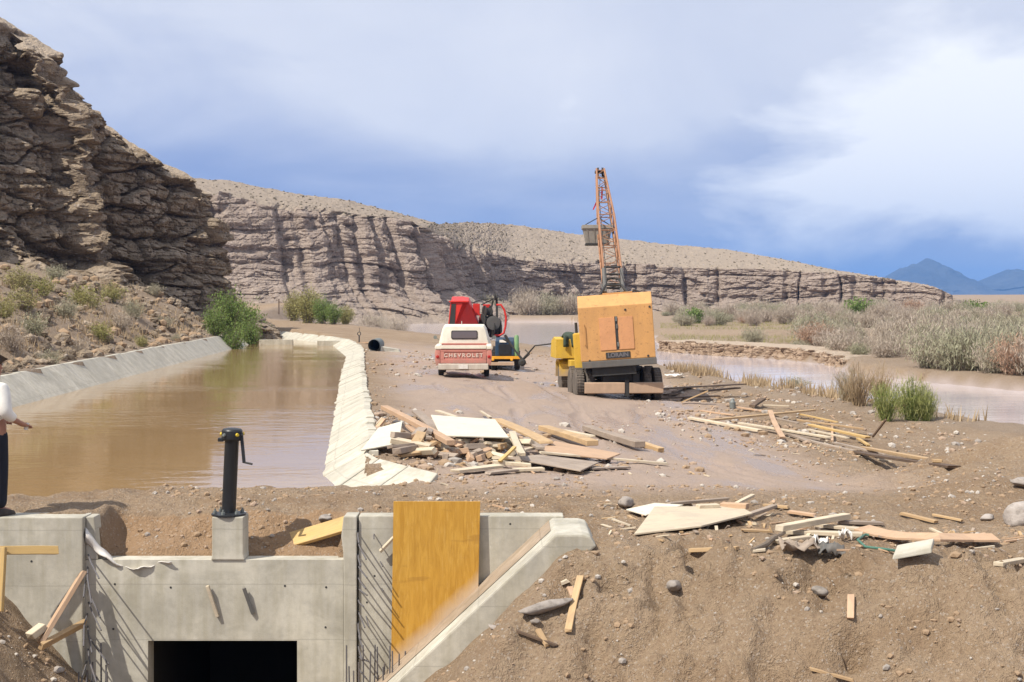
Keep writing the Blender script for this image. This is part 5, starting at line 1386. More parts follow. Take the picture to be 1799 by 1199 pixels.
# --- heap beside the canal
sheet([P(774, 765, 22.0), P(894, 768.5, 22.3), P(870, 737, 24.4), P(757, 729, 24.4)], 0.02, 'plywood_white', 'large whitish plywood sheet lying on top of the lumber heap by the canal')
sheet([P(634, 791, 21.2), P(700, 779, 21.6), P(707, 740, 23.3), P(664, 752, 23.0)], 0.02, 'plywood_white', 'pale plywood sheet tilted on the canal side of the lumber heap')
sheet([G(945, 791, 0.14), G(1066, 806, 0.10), G(1090, 797, 0.14), G(975, 775, 0.20)], 0.02, 'wood_orange', 'pinkish orange plywood sheet sloping at the right of the lumber heap')
sheet([G(892, 804, 0.10), G(1020, 827, 0.08), G(1052, 812, 0.10), G(948, 799, 0.12)], 0.02, 'wood_grey', 'grey brown plywood sheet at the front foot of the lumber heap')
HG = 'long boards of the canal lumber heap'
heap = [
 (675, 716, .28, 792, 778, .26, .15, .10, 'wood_orange', 'long thick tan beam lying diagonally across the left of the lumber heap'),
 (731, 723, .15, 773, 762, .24, .20, .05, 'wood_grey', 'greyish wide board behind the diagonal beam of the lumber heap'),
 (716, 748, .18, 740, 767, .20, .10, .05, 'wood_orange', 'short orange board under the diagonal beam of the lumber heap'),
 (672, 735, .16, 618, 793, .06, .09, .05, 'wood_pale', 'pale stick on the outer left side of the tilted plywood sheet'),
 (675, 737, .18, 629, 793, .08, .10, .05, 'wood_orange', 'tan board along the left edge of the tilted plywood sheet'),
 (871, 737, .20, 960, 778, .22, .26, .05, 'wood_tan', 'wide ochre plank just right of the white plywood sheet'),
 (955, 752, .10, 1041, 779, .16, .24, .12, 'wood_tan', 'thick tan beam in the middle right of the lumber heap'),
 (990, 757, .06, 1042, 767, .10, .14, .05, 'wood_pale', 'pale board peeping out behind the thick tan beam'),
 (1031, 752, .10, 1124, 781, .12, .22, .14, 'wood_grey', 'weathered notched beam at the right end of the lumber heap'),
 (1120, 778, .08, 1161, 791, .05, .14, .10, 'wood_tan', 'tan block end lying beyond the notched beam'),
 (948, 795, .14, 1174, 815, .04, .14, .04, 'wood_pale', 'long pale plank reaching farthest right from the lumber heap'),
 (1034, 824, .03, 1102, 821, .03, .16, .03, 'wood_grey', 'thin weathered board on the ground at the right front of the heap'),
 (868, 812, .08, 934, 818, .06, .16, .06, 'wood_pale', 'short cream plank at the front of the lumber heap'),
 (800, 828, .05, 876, 819, .07, .22, .05, 'wood_pale', 'wide cream board lying nearest the wall in front of the heap'),
 (855, 832, .03, 908, 826, .05, .14, .04, 'wood_grey', 'grey board lying flat in front of the lumber heap'),
 (904, 826, .04, 954, 824, .05, .18, .05, 'wood_pale', 'pale short board ending under the grey plywood sheet'),
 (878, 811, .10, 904, 786, .30, .07, .04, 'wood_yellow', 'small yellowish stick leaning up in front of the heap'),
 (900, 760, .30, 917, 799, .20, .12, .06, 'wood_pale', 'upright leaning pale post right of the timber offcuts'),
 (922, 770, .22, 950, 788, .20, .14, .05, 'wood_grey', 'grey board beside the leaning pale post'),
 (918, 792, .14, 945, 786, .16, .10, .05, 'wood_pale', 'stubby pale block at the centre of the lumber heap'),
 (705, 797, .04, 790, 800, .05, .10, .08, 'wood_grey', 'long grey timber along the bottom left edge of the heap'),
 (1000, 829, .02, 1022, 831, .02, .10, .03, 'wood_tan', 'small tan offcut on the dirt below the grey plywood sheet'),
 (845, 723, .10, 862, 734, .30, .06, .04, 'wood_pale', 'splintered pale stick poking up behind the white plywood sheet'),
 (768, 722, .10, 800, 733, .28, .12, .04, 'wood_pale', 'jagged pale board end behind the white plywood sheet'),
]
for r in heap: row(*r, group=HG)
rs = random.Random(3)
for k in range(58):                                         # short offcuts under the sheets
    u = rs.uniform(704, 912); f = (u - 704) / 208
    v = rs.uniform(768, 806) if u > 755 else rs.uniform(756, 800)
    lift = max(0.04, min(0.42, (809 - v) * 0.0062) * rs.uniform(0.75, 1.05))
    c = G(u, v + 0, lift)
    a = rs.uniform(-1.0, 1.0) + (math.pi / 2 if rs.random() < 0.72 else 0)
    L = rs.uniform(0.28, 0.8); tl = rs.uniform(-0.35, 0.35)
    d = Vector((math.cos(a), math.sin(a), tl * 0.6)).normalized() * L / 2
    w = rs.choice([0.09, 0.10, 0.09, 0.15])
    plank(c - d, c + d, w, rs.choice([0.045, 0.09, 0.09]), rs.choice(['wood_pale', 'wood_grey', 'wood_tan', 'wood_grey', 'wood_orange', 'wood_pale']),
          'short timber offcut jumbled in the heap below the white plywood sheet', 'short timber offcuts in the canal lumber heap', name='timber_offcut', roll=rs.uniform(-.6, .6), cat='offcut')

# --- heap on the river side of the road
RG = 'boards of the river-side lumber heap'
river_heap = [
 (1213, 735, .06, 1335, 757, .06, .16, .07, 'wood_pale', 'long cream plank at the left end of the river-side heap'),
 (1243, 739, .05, 1430, 721, .20, .12, .06, 'wood_tan', 'long tan plank slanting up to the right across the river-side heap'),
 (1353, 722, .34, 1375, 769, .10, .13, .05, 'wood_orange', 'short board standing crosswise on the river-side heap'),
 (1300, 744, .10, 1457, 769, .14, .14, .05, 'wood_pale', 'long pale board through the middle of the river-side heap'),
 (1345, 755, .06, 1445, 773, .08, .14, .05, 'wood_grey', 'grey board low in the middle of the river-side heap'),
 (1400, 738, .20, 1518, 754, .14, .16, .05, 'wood_tan', 'tan plank along the top right of the river-side heap'),
 (1424, 747, .16, 1524, 769, .10, .15, .06, 'wood_yellow', 'yellow plank on the right of the river-side heap'),
 (1418, 774, .04, 1500, 793, .04, .12, .05, 'wood_grey', 'grey board on the road edge of the river-side heap'),
 (1386, 763, .06, 1420, 776, .05, .14, .06, 'wood_grey', 'stubby weathered board below the crosswise board'),
 (1516, 787, .06, 1648, 811, .05, .13, .06, 'wood_tan', 'long tan board trailing off to the right of the river-side heap'),
 (1508, 795, .03, 1676, 821, .03, .20, .05, 'wood_dark', 'long dark board along the road edge, farthest right'),  # dark strip laid as a board
 (1507, 771, .08, 1526, 783, .05, .08, .05, 'wood_yellow', 'small yellow stick at the right of the river-side heap'),
 (1296, 716, .08, 1365, 727, .10, .12, .05, 'wood_orange', 'orange board at the back left of the river-side heap'),
 (1321, 714, .10, 1341, 701, .20, .18, .08, 'wood_dark', 'dark rusty brown chunk sticking up behind the river-side heap'),
 (1340, 712, .08, 1386, 714, .10, .08, .04, 'wood_pale', 'thin pale stick at the back of the river-side heap'),
 (1464, 778, .05, 1555, 799, .04, .10, .05, 'wood_grey', 'narrow grey board on the right of the river-side heap'),
 (1360, 735, .20, 1402, 744, .18, .10, .05, 'wood_grey', 'short grey board behind the crosswise board'),
 (1405, 728, .14, 1470, 742, .16, .10, .04, 'wood_yellow', 'thin yellowish lath at the back of the river-side heap'),
 (1462, 745, .10, 1462, 775, .06, .06, .04, 'wood_orange', 'short upright stick among the right-hand planks of the heap'),
 (1420, 755, .12, 1490, 770, .10, .10, .04, 'wood_pale', 'pale lath under the yellow plank'),
 (1556, 738, .45, 1533, 768, .04, .05, .05, 'wood_dark', 'crooked dark stick leaning beyond the river-side heap'),
]
for r in river_heap: row(*r, group=RG)
for r in [
 (1150, 684, .30, 1306, 675, .45, .28, .05, 'wood_dark', 'long dark board on top of the stack right of the crane'),
 (1170, 694, .14, 1296, 682, .30, .26, .06, 'wood_dark', 'dark brown board below the top board right of the crane'),
 (1198, 707, .05, 1244, 687, .40, .22, .04, 'wood_tan', 'tan board leaning against the dark boards right of the crane'),
 (1160, 700, .06, 1262, 696, .14, .20, .06, 'wood_dark', 'lowest dark board of the stack right of the crane'),
 (1232, 722, .03, 1290, 730, .03, .12, .04, 'wood_orange', 'rusty orange board between the crane and the river-side heap'),
 (606, 604, .05, 652, 602, .08, .30, .08, 'wood_orange', 'orange plank bridging the far end of the canal by the black gate post'),
]: row(*r)

# --- boards on the mound, right foreground
sheet([G(1114, 938, 0.03), G(1232, 924, 0.05), G(1322, 902, 0.10), G(1300, 890, 0.10), G(1150, 890, 0.14)], 0.02, 'wood_pale', 'big warped yellowish plywood sheet lying on the gravel mound')
sheet([G(1100, 895, 0.05), G(1135, 905, 0.04), G(1200, 887, 0.06), G(1150, 884, 0.06)], 0.015, 'plywood_white', 'torn white plywood scrap tucked behind the yellowish sheet')
MG = 'scattered boards on the mound'
mound = [
 (1172, 886, .05, 1277, 877, .08, .07, .04, 'wood_grey', 'thin grey lath lying behind the yellowish plywood sheet'),
 (1293, 886, .06, 1322, 871, .12, .06, .04, 'wood_pale', 'small pale stick pointing up at the right end of the plywood sheet'),
 (1225, 891, .14, 1262, 889, .14, .12, .06, 'wood_pale', 'cream block lying on the plywood sheet'),
 (1268, 888, .13, 1313, 890, .13, .12, .08, 'wood_orange', 'orange block lying on the right end of the plywood sheet'),
 (1310, 907, .06, 1362, 889, .10, .08, .05, 'wood_grey', 'grey stick slanting beside the gravel patch'),
 (1342, 888, .03, 1386, 892, .03, .08, .04, 'wood_tan', 'small tan stick beyond the gravel patch'),
 (1385, 899, .03, 1433, 906, .03, .10, .04, 'wood_orange', 'brown board lying flat beyond the beams'),
 (1368, 929, .12, 1488, 907, .10, .11, .08, 'wood_pale', 'pale square beam with orange end, crossing the other boards on the mound'),
 (1470, 917, .05, 1552, 920, .03, .12, .04, 'wood_grey', 'pinkish grey tapered board at the right of the pale beam'),
 (1433, 923, .04, 1506, 930, .04, .12, .04, 'wood_pale', 'pale board lying under the tapered board'),
 (1380, 935, .05, 1515, 939, .05, .12, .05, 'wood_pale', 'straight cream plank in front of the pale beam'),
 (1306, 932, .02, 1357, 934, .03, .08, .03, 'wood_tan', 'half buried tan lath left of the cream plank'),
 (1362, 952, .03, 1425, 944, .04, .10, .05, 'wood_pale', 'short cream board in front of the cream plank'),
 (1212, 968, .03, 1295, 964, .03, .07, .05, 'wood_tan', 'lone tan stick lying near the front of the mound'),
 (1248, 948, .02, 1279, 950, .02, .05, .03, 'wood_orange', 'small orange chip on the mound'),
 (1322, 969, .02, 1345, 966, .02, .07, .03, 'wood_pale', 'pale chip at the foot of the crooked branch'),
 (1582, 902, .03, 1644, 917, .03, .07, .04, 'wood_tan', 'thin tan stake at the foot of the right-hand rubble pile'),
 (1754, 992, .03, 1799, 984, .04, .10, .05, 'wood_pale', 'pale board at the right edge of the picture'),
 (1020, 1012, .06, 998, 1110, .06, .075, .04, 'wood_tan', 'tan stake lying down the slope beside the grey slab stone'),
 (985, 1026, .03, 1000, 1020, .05, .07, .04, 'wood_pale', 'small pale chip above the grey slab stone'),
 (1000, 1032, .04, 1008, 1050, .04, .07, .04, 'wood_orange', 'small brown block beside the tan stake'),
 (1495, 1046, .05, 1494, 1088, .03, .07, .03, 'wood_orange', 'short orange lath stuck in the front slope of the mound'),
 (910, 1110, .03, 975, 1135, .03, .04, .03, 'wood_dark', 'dark root lying across the lower slope'),
 (945, 1107, .05, 963, 1137, .03, .06, .04, 'wood_tan', 'small brown peg over the dark root'),
 (1425, 1176, .04, 1502, 1198, .04, .05, .03, 'wood_tan', 'thin tan lath at the bottom edge of the picture'),
 (1640, 905, .03, 1690, 915, .04, .05, .03, 'wood_tan', 'broken twiggy stick on the rubble pile'),
]
for r in mound: row(*r, group=MG)
# crooked branch, curved board, hose
def tube_thing(pts, r, mat, name, label, cat, n=8):
    pts = [Vector(p) for p in pts]; m = MB(); m.tube(pts, r, n)
    o = m.build(name, mat, None, smooth=True, origin=tuple(pts[0])); return tag(o, label, cat)
tube_thing([G(1323, 967, .03), G(1345, 958, .05), G(1358, 946, .06), G(1378, 936, .08)], [.025, .03, .028, .02], 'bark', 'branch', 'crooked grey branch lying between the tan stick and cream plank', 'branch')
q = [G(1514, 935, .03), G(1545, 944, .03), G(1580, 950, .04), G(1650, 952, .05), G(1700, 953, .05), G(1750, 953, .02)]
m = MB(); rings = []
for i, p in enumerate(q):
    d = (q[min(i + 1, 5)] - q[max(i - 1, 0)]).normalized(); s = d.cross(Vector((0, 0, 1))).normalized()
    rings.append([p + s * 0.09 + Vector((0, 0, .012)), p - s * 0.09 + Vector((0, 0, .05)), p - s * 0.09 + Vector((0, 0, .075)), p + s * 0.09 + Vector((0, 0, .037))])
m.loft(rings); tag(m.build('plank', 'wood_orange', None, 0.003, origin=tuple(q[0]), seg=1), 'long curved warped board on the right of the mound', 'plank')
tube_thing([G(1556, 944, .03), G(1520, 940, .03), G(1507, 949, .03), G(1520, 961, .03), G(1560, 966, .03), G(1600, 972, .03)], .013, 'hose_green', 'hose', 'green hose loop beside the curved board on the mound', 'hose')
m = MB(); c = G(1600, 973, .04)
m.loft([[(-.20, -.10, -.05), (.16, -.12, .02), (.24, .06, .08), (-.10, .10, .02)], [(-.19, -.09, -.01), (.16, -.10, .07), (.23, .05, .13), (-.10, .09, .06)]])
o = m.build('concrete_chunk', 'concrete_pale', None, 0.012); o.location = c; tag(o, 'flat whitish broken concrete piece beside the green hose', 'concrete')

# --- braces and boards at the headwall
def wb(u1, v1, y1, u2, v2, y2, w, t, mat, label, **kw): return plank(P(u1, v1, y1), P(u2, v2, y2), w, t, mat, label, **kw)
wb(-20, 968, WY - 0.55, 98, 967, WY - 0.30, .09, .05, 'wood_yellow', 'short level yellow brace board on the left wing wall', name='brace_board', roll=R(75))
wb(4, 962, WY - 0.55, -2, 1075, WY - 0.7, .09, .05, 'wood_yellow', 'upright yellow brace post at the left picture edge', name='brace_board', roll=R(20))
wb(148, 1003, WY - 0.14, 70, 1132, WY - 0.75, .09, .05, 'wood_orange', 'long slanting brace leaning on the left wing wall', name='brace_board', roll=R(30))
wb(148, 1095, WY - 0.14, 72, 1136, WY - 0.78, .09, .05, 'wood_tan', 'lower slanting brace meeting the long brace in the dirt', name='brace_board', roll=R(60))
wb(54, 1117, WY - 0.8, 78, 1099, WY - 0.62, .10, .08, 'wood_pale', 'pale block end beside the long slanting brace', name='brace_board')
wb(498, 953, WY + 0.62, 607, 921, WY + 0.36, .20, .05, 'wood_yellow', 'yellow wide board lying in the dirt behind the weir notch', roll=R(50))
wb(667, 970, WY - 0.06, 694, 942, WY - 0.06, .035, .03, 'wood_pale', 'thin pale stick wedged behind the orange plywood form', name='stick', roll=R(30))

# ------------------------------------------------------------------ stones
def rock_mesh(name, seed, sub=2, flat=0.7):
    rr = random.Random(seed); bm = bmesh.new()
    bmesh.ops.create_icosphere(bm, subdivisions=sub, radius=1.0)
    ph = [(Vector((rr.gauss(0, 1), rr.gauss(0, 1), rr.gauss(0, 1))).normalized(), rr.uniform(0.55, 0.95)) for _ in range(9)]
    for v in bm.verts:
        for n, d in ph:
            k = v.co.dot(n)
            if k > d: v.co -= n * (k - d) * 0.85
        v.co *= 1 + rr.uniform(-0.04, 0.04)
        v.co.z *= flat
    me = bpy.data.meshes.new(name); bm.to_mesh(me); bm.free()
    return me
boulders = [
 (1797, 905, .24, (1.1, .8, .9), 'large blue grey boulder at the right picture edge'), (1797, 848, .15, (1.2, .8, .7), 'pale boulder above the large one at the right edge'),
 (1734, 910, .07, (1.2, 1, .8), 'rounded pale stone on the rubble pile left of the large boulder'), (572, 910, .09, (1.2, .9, .7), 'smooth grey stone on the earth bank behind the weir notch'),
 (1099, 884, .11, (1.2, .9, 1.0), 'muddy grey stone left of the yellowish plywood sheet'), (955, 1067, .20, (1.6, .45, .40), 'long grey slab stone lying on the slope by the tan stake'),
 (1280, 704, .10, (1.3, 1, .7), 'muddy stone by the dark boards near the crane'), (103, 1177, .06, (1.2, 1, .8), 'white stone on the dirt mound in the lower left corner'),
 (1185, 1030, .10, (1.3, .8, .8), 'dark muddy lump on the front slope of the mound'), (1440, 1040, .09, (1.1, .8, .7), 'mud caked stone left of the short orange lath'),
 (940, 1093, .05, (1, 1, .8), 'small blue grey cobble under the grey slab stone'), (866, 1102, .05, (1.2, 1, .8), 'brown cobble at the foot of the sloping concrete slab'),
]
for i, (u, v, r, sc, lab) in enumerate(boulders):
    o = link('stone', rock_mesh('stone', 100 + i, 3), 'stone'); g = G(u, v, r * 0.35); o.location = g; o.scale = tuple(r * k for k in sc); o.rotation_euler = (random.uniform(-.2, .2), random.uniform(-.2, .2), random.uniform(0, 6) if r < .15 else .4)
    for p in o.data.polygons: p.use_smooth = True
    tag(o, lab, 'stone')

def scatter(name, label, n, sampler, size, mats, seed, flat=0.7, sink=0.25, cat='gravel'):
    rg = np.random.default_rng(seed)
    protos = []
    for k in range(6):
        me = rock_mesh('p', seed * 10 + k, 1, flat)
        protos.append((np.array([v.co for v in me.vertices]), np.array([p.vertices for p in me.polygons]))); bpy.data.meshes.remove(me)
    XY = sampler(rg, n); n = len(XY)
    Zs = height(XY[:, 0], XY[:, 1])
    sz = size[0] * np.exp(rg.random(n) ** 2.6 * math.log(size[1] / size[0]))
    Vs, Fs, Ms = [], [], []; off = 0
    for i in range(n):
        v, f = protos[i % 6]
        a = rg.random() * 6.28; c, s = math.cos(a), math.sin(a); st = 0.7 + 0.7 * rg.random()
        w = v * sz[i] * np.array([st, 1, 1]); w = np.stack([w[:, 0] * c - w[:, 1] * s, w[:, 0] * s + w[:, 1] * c, w[:, 2]], 1)
        Vs.append(w + np.array([XY[i, 0], XY[i, 1], Zs[i] + sz[i] * flat * (0.5 - sink)])); Fs.append(f + off); off += len(v); Ms.append(np.full(len(f), rg.integers(len(mats))))
    me = npmesh(name, np.concatenate(Vs), np.concatenate(Fs), False)
    o = link(name, me, mats); me.polygons.foreach_set('material_index', np.concatenate(Ms).astype(np.int32))
    tag(o, label, cat, kind='stuff')
mk_paint('pebble_white', (0.47, 0.42, 0.36), 0.9, 0.4, (0.42, 0.34, 0.27), 6.0)
mk_paint('pebble_grey', (0.33, 0.29, 0.25), 0.9, 0.4, (0.30, 0.23, 0.17), 6.0)
mk_paint('pebble_tan', (0.36, 0.26, 0.185), 0.95, 0.4, (0.30, 0.21, 0.14), 6.0)
mk_paint('clod', (0.31, 0.212, 0.130), 0.98, 0.5, (0.36, 0.25, 0.16), 6.0)
def samp(regions):
    """regions: (x0,x1,y0,y1,weight,density noise)"""
    def f(rg, n):
        out = []; W = sum(r[4] for r in regions)
        for (x0, x1, y0, y1, w, nz) in regions:
            k = int(n * w / W * 1.9)
            x = rg.uniform(x0, x1, k); y = rg.uniform(y0, y1, k)
            keep = rg.random(k) < np.clip(0.5 + 1.6 * fbm(x / nz, y / nz, 301, 3), 0.04, 1)
            ok = (sdf(CANAL, x, y) > 0.75) | (y < 18.6)
            ok &= sdf(RIVER, x, y) > 0.1
            front_wall = (np.abs(y - WALL_Y - 0.1) < 0.26) & (x < 0.7)
            slabm = (y > 14.4) & (y < 15.75) & (x > -2.2) & (x < 0.9) & (x < 0.75)
            m_ = keep & ok & ~front_wall & ~slabm
            out.append(np.stack([x[m_], y[m_]], 1))
        return np.concatenate(out)
    return f
NEARR = [(-4.6, 1.0, 15.96, 19.6, 3.0, .8), (1.0, 6.5, 11.8, 19.0, 3.5, .9), (4.5, 10.5, 17.0, 29.0, 4.0, 1.0), (-7, -3.9, 12.6, 15.5, 1.2, .6), (-1.2, 1.2, 12.2, 15.4, 0.8, .6)]
MIDR = [(-3.2, -0.5, 20, 30, 2, 1), (-9, -3, 30, 75, 2.2, 2), (3.5, 12, 28, 60, 5, 1.5), (-3, 9, 48, 95, 2, 3), (-3, 3, 20, 32, 0.5, 1.0)]
scatter('gravel', 'pale pebbles and gravel scattered over the near dirt', 4200, samp(NEARR), (0.007, 0.05), ['pebble_white', 'pebble_grey', 'pebble_tan', 'pebble_grey', 'clod', 'pebble_tan'], 21)
scatter('dirt_clods', 'brown dirt clods scattered over the near banks', 7500, samp(NEARR), (0.008, 0.055), ['clod'], 22, 0.7, 0.55, 'clods')
scatter('gravel', 'stones and gravel along the road edges and river bank', 4200, samp(MIDR), (0.025, 0.13), ['pebble_white', 'pebble_grey', 'pebble_tan', 'clod', 'clod', 'pebble_tan'], 23)
scatter('scree', 'loose rocks on the slope between the cliff and the canal', 5200,
        lambda rg, n: (lambda y, d: np.stack([np.interp(y, np.array(LEFT_W)[:, 1], np.array(LEFT_W)[:, 0]) - d, y], 1))(30 + 66 * rg.random(n) ** 1.2, 1.1 + 7.0 * rg.random(n) ** 1.1),
        (0.03, 0.34), ['cliff_near', 'cliff_near', 'clod'], 24, 0.75, 0.3, 'rocks')

# splinters and wood chips round the heaps
def chips():
    rg = np.random.default_rng(61); m = MB()
    for (cx, cy, sx_, sy_, n_) in ((0.0, 21.5, 2.4, 1.6, 150), (6.0, 28.5, 2.2, 2.4, 130), (2.3, 15.6, 1.6, 0.9, 90), (4.2, 14.6, 1.2, .7, 40), (5.5, 38, 1.5, 2.0, 50)):
        for k in range(n_):
            x, y = cx + rg.normal() * sx_ * .6, cy + rg.normal() * sy_ * .6
            if y < WALL_Y + 0.5 and x < 0.9: continue
            z = H(x, y) + 0.012; a = rg.random() * 6.28; L = 0.05 + 0.28 * rg.random() ** 2
            d = Vector((math.cos(a) * L / 2, math.sin(a) * L / 2, rg.normal() * 0.02)); m.cur = int(rg.integers(4))
            m.bar(Vector((x, y, z)) - d, Vector((x, y, z)) + d, 0.012 + 0.03 * rg.random(), 0.008 + 0.01 * rg.random())
    tag(m.build('wood_chips', ['wood_pale', 'wood_tan', 'wood_grey', 'wood_orange'], None), 'splinters and wood chips littering the dirt round the lumber heaps', 'wood chips', kind='stuff')
chips()

# small litter
jg = G(1287, 718, .0)
m = MB(); m.lathe((0, 0, 0), (0, 0, 1), [(0, .07), (.01, .085), (.17, .085), (.22, .04), (.27, .03), (.275, .01)], 16)
o = m.build('jug', 'galvanised', None, smooth=True); o.location = jg; tag(o, 'bluish white jug standing by the dark boards right of the crane', 'jug')
def rag(u, v, w, h, mat, label, cat, seed, name):
    g = G(u, v, 0.02); nu, nv = 14, 10
    xs, ys = np.meshgrid(np.linspace(-w, w, nu), np.linspace(-h, h, nv))
    zs = 0.05 + 0.10 * fbm(xs / (w * .5), ys / (h * .5), seed, 3) + 0.03
    me = npmesh(name, np.stack([xs + 0.05 * fbm(xs * 9, ys * 9, seed, 2), ys + 0.05 * fbm(xs * 9, ys * 9, seed + 1, 2), zs], -1).reshape(-1, 3), gridfaces(nv, nu))
    o = link(name, me, mat); o.location = g; md = o.modifiers.new('s', 'SOLIDIFY'); md.thickness = 0.008
    tag(o, label, cat)
rag(1184, 663, .38, .3, 'paper', 'white paper scrap on the ground right of the crane', 'paper', 401, 'paper_scrap')
rag(1405, 972, .16, .12, 'wood_grey', 'crumpled grey sack lying in front of the short cream board', 'sack', 403, 'sack')
rag(1455, 978, .12, .08, 'steel_grey', 'crumpled dark cloth right of the grey sack', 'cloth', 405, 'cloth_scrap')
rag(1440, 962, .08, .05, 'paper', 'crumpled white paper above the dark cloth', 'paper', 407, 'paper_scrap')
rag(1485, 950, .05, .04, 'paper', 'tiny white paper scrap near the end of the cream plank', 'paper', 409, 'paper_scrap')
pq = G(490, 553)
tube_thing([pq, pq + Vector((0, 0, 1.9))], .07, 'wood_dark', 'post', 'dark lone post standing on the far bench by the green bush', 'post', 8)

# ------------------------------------------------------------------ plants
mk_leaf('scrub_far', (0.13, 0.105, 0.07), (0.20, 0.17, 0.11))
def shrub_geo(seed, h, r, nst, nleaf, ls, droop=0.25, up=1.0, leaf_lo=0.2, wid=0.35):
    rr = np.random.default_rng(seed)
    SV, SF, LV, LF = [], [], [], []; so = lo = 0
    for s in range(nst):
        a = rr.random() * 6.283; rad = r * math.sqrt(rr.random()); hh = h * (0.55 + 0.45 * rr.random()) * (1 - 0.35 * (rad / r) ** 2)
        b0 = np.array([math.cos(a) * rad * 0.25, math.sin(a) * rad * 0.25, -0.05]); tip = np.array([math.cos(a) * rad, math.sin(a) * rad, hh])
        mid = (b0 + tip) / 2 + np.array([-math.cos(a) * rad * droop, -math.sin(a) * rad * droop, hh * 0.12]) + rr.normal(0, 0.05 * h, 3)
        pts = [(1 - t) ** 2 * b0 + 2 * t * (1 - t) * mid + t * t * tip for t in (0, .33, .66, 1.0)]
        th = 0.010 * h * (0.6 + 0.6 * rr.random())
        for i, p in enumerate(pts):
            w = th * (1 - 0.75 * i / 3)
            for k in range(3):
                SV.append(p + np.array([math.cos(2.094 * k) * w, math.sin(2.094 * k) * w, 0]))
        for i in range(3):
            for k in range(3):
                SF.append((so + i * 3 + k, so + i * 3 + (k + 1) % 3, so + (i + 1) * 3 + (k + 1) % 3, so + (i + 1) * 3 + k))
        so += 12
        t = (leaf_lo + (1 - leaf_lo) * rr.random(nleaf))[:, None]
        c = (1 - t) ** 2 * b0 + 2 * t * (1 - t) * mid + t * t * tip + rr.normal(0, 0.055 * h + 0.05 * r, (nleaf, 3))
        c[:, 2] = np.maximum(c[:, 2], 0.03)
        d = rr.normal(0, 1, (nleaf, 3)); d[:, 2] = d[:, 2] * 0.7 + up; d /= np.linalg.norm(d, axis=1)[:, None]
        e = np.cross(d, rr.normal(0, 1, (nleaf, 3))); e /= np.linalg.norm(e, axis=1)[:, None] + 1e-9
        l = (ls * (0.6 + 0.8 * rr.random(nleaf)))[:, None]; w = l * wid
        LV.append(np.stack([c - d * l * .5, c + e * w * .5, c + d * l * .5, c - e * w * .5], 1).reshape(-1, 3))
        lo += 4 * nleaf
    return np.array(SV), np.array(SF), np.concatenate(LV), np.arange(lo).reshape(-1, 4)
def shrub_meshes(kind, seed, **kw):
    sv, sf, lv, lf = shrub_geo(seed, **kw)
    return npmesh('stems', sv, sf), npmesh('foliage', lv, lf, False)
def joined(kind, seed, lm, sm, **kw):
    sv, sf, lv, lf = shrub_geo(seed, **kw)
    me = npmesh(kind, np.r_[sv, lv], np.r_[sf, lf + len(sv)], False)
    me.materials.append(MATS[sm]); me.materials.append(MATS[lm])
    me.polygons.foreach_set('material_index', np.r_[np.zeros(len(sf), np.int32), np.ones(len(lf), np.int32)])
    return me
PROTO = {}
def place_shrub(name, key, u, v, scale, label, leaf, stem='stem_dry', seed=0, group=None, near=8, loc=None, **kw):
    if key not in PROTO:
        PROTO[key] = shrub_meshes(name, seed, **kw)
        PROTO[key][0].materials.append(MATS[stem]); PROTO[key][1].materials.append(MATS[leaf])
    g = loc if loc is not None else G(u, v, 0, near)
    e = empty(name, (g[0], g[1], g[2] - 0.03), label, 'bush', group)
    e.scale = (scale[0], scale[0], scale[1]) if isinstance(scale, tuple) else (scale,) * 3
    e.rotation_euler = (0, 0, random.uniform(0, 6.28))
    a = link('stems', PROTO[key][0], None, e); b = link('foliage', PROTO[key][1], None, e)
    return e
WIL = dict(h=3.0, r=1.1, nst=46, nleaf=85, ls=0.17, up=1.3, wid=0.30)
SAG = dict(h=1.0, r=0.75, nst=40, nleaf=45, ls=0.075, up=0.8, wid=0.4)
DRY = dict(h=1.4, r=0.8, nst=70, nleaf=14, ls=0.10, up=1.4, wid=0.2)
# green willows where the cliff meets the canal
def onbank(u, y, off=0.0):
    x = (u - U0) * y / FPX; return (x, y, H(x, y) + off)
for i, (u, y, s, lab) in enumerate(((398, 82, 1.0, 'tall green willow bush at the canal end of the near cliff'), (425, 90, 1.05, 'green willow bush growing behind the tallest one by the canal'), (378, 78, 0.62, 'smaller green bush at the foot of the cliff spur, left of the willows'),
                                   (430, 100, 1.25, 'dark green bush against the cliff above the willows'), (437, 86, 0.72, 'low green bush at the right foot of the willows'), (408, 78, 0.75, 'bright low bush in front of the tall willow by the canal'))):
    place_shrub('willow_bush', 'wil%d' % (i % 2), 0, 0, s, lab, 'leaf_green', seed=500 + i % 2, loc=onbank(u, y), **WIL)
for i, (u, y, s, lab) in enumerate(((540, 128, (1.3, 1.15), 'large yellow green bush on the bench beyond the canal bend'), (566, 126, (0.9, 0.9), 'green bush at the right side of the large yellow green bush'), (515, 134, (1.0, 1.0), 'pale olive bush behind the large yellow green bush'), (586, 122, (0.75, 0.7), 'low green bush right of the bench bushes'), (606, 124, (0.8, 0.6), 'straw green tuft at the right end of the bench bushes'))):
    place_shrub('bench_bush', 'wilb' if i in (1, 3) else 'wily', 0, 0, s, lab, 'leaf_green' if i in (1, 3) else 'leaf_yellowgreen', seed=510 + (i in (1, 3)), loc=onbank(u, y), **WIL)
place_shrub('round_bush', 'rust', 0, 0, (2.2, 1.7), 'rounded pinkish brown dry bush right of the bench bushes', 'leaf_dry', seed=520, loc=onbank(628, 140), **SAG)
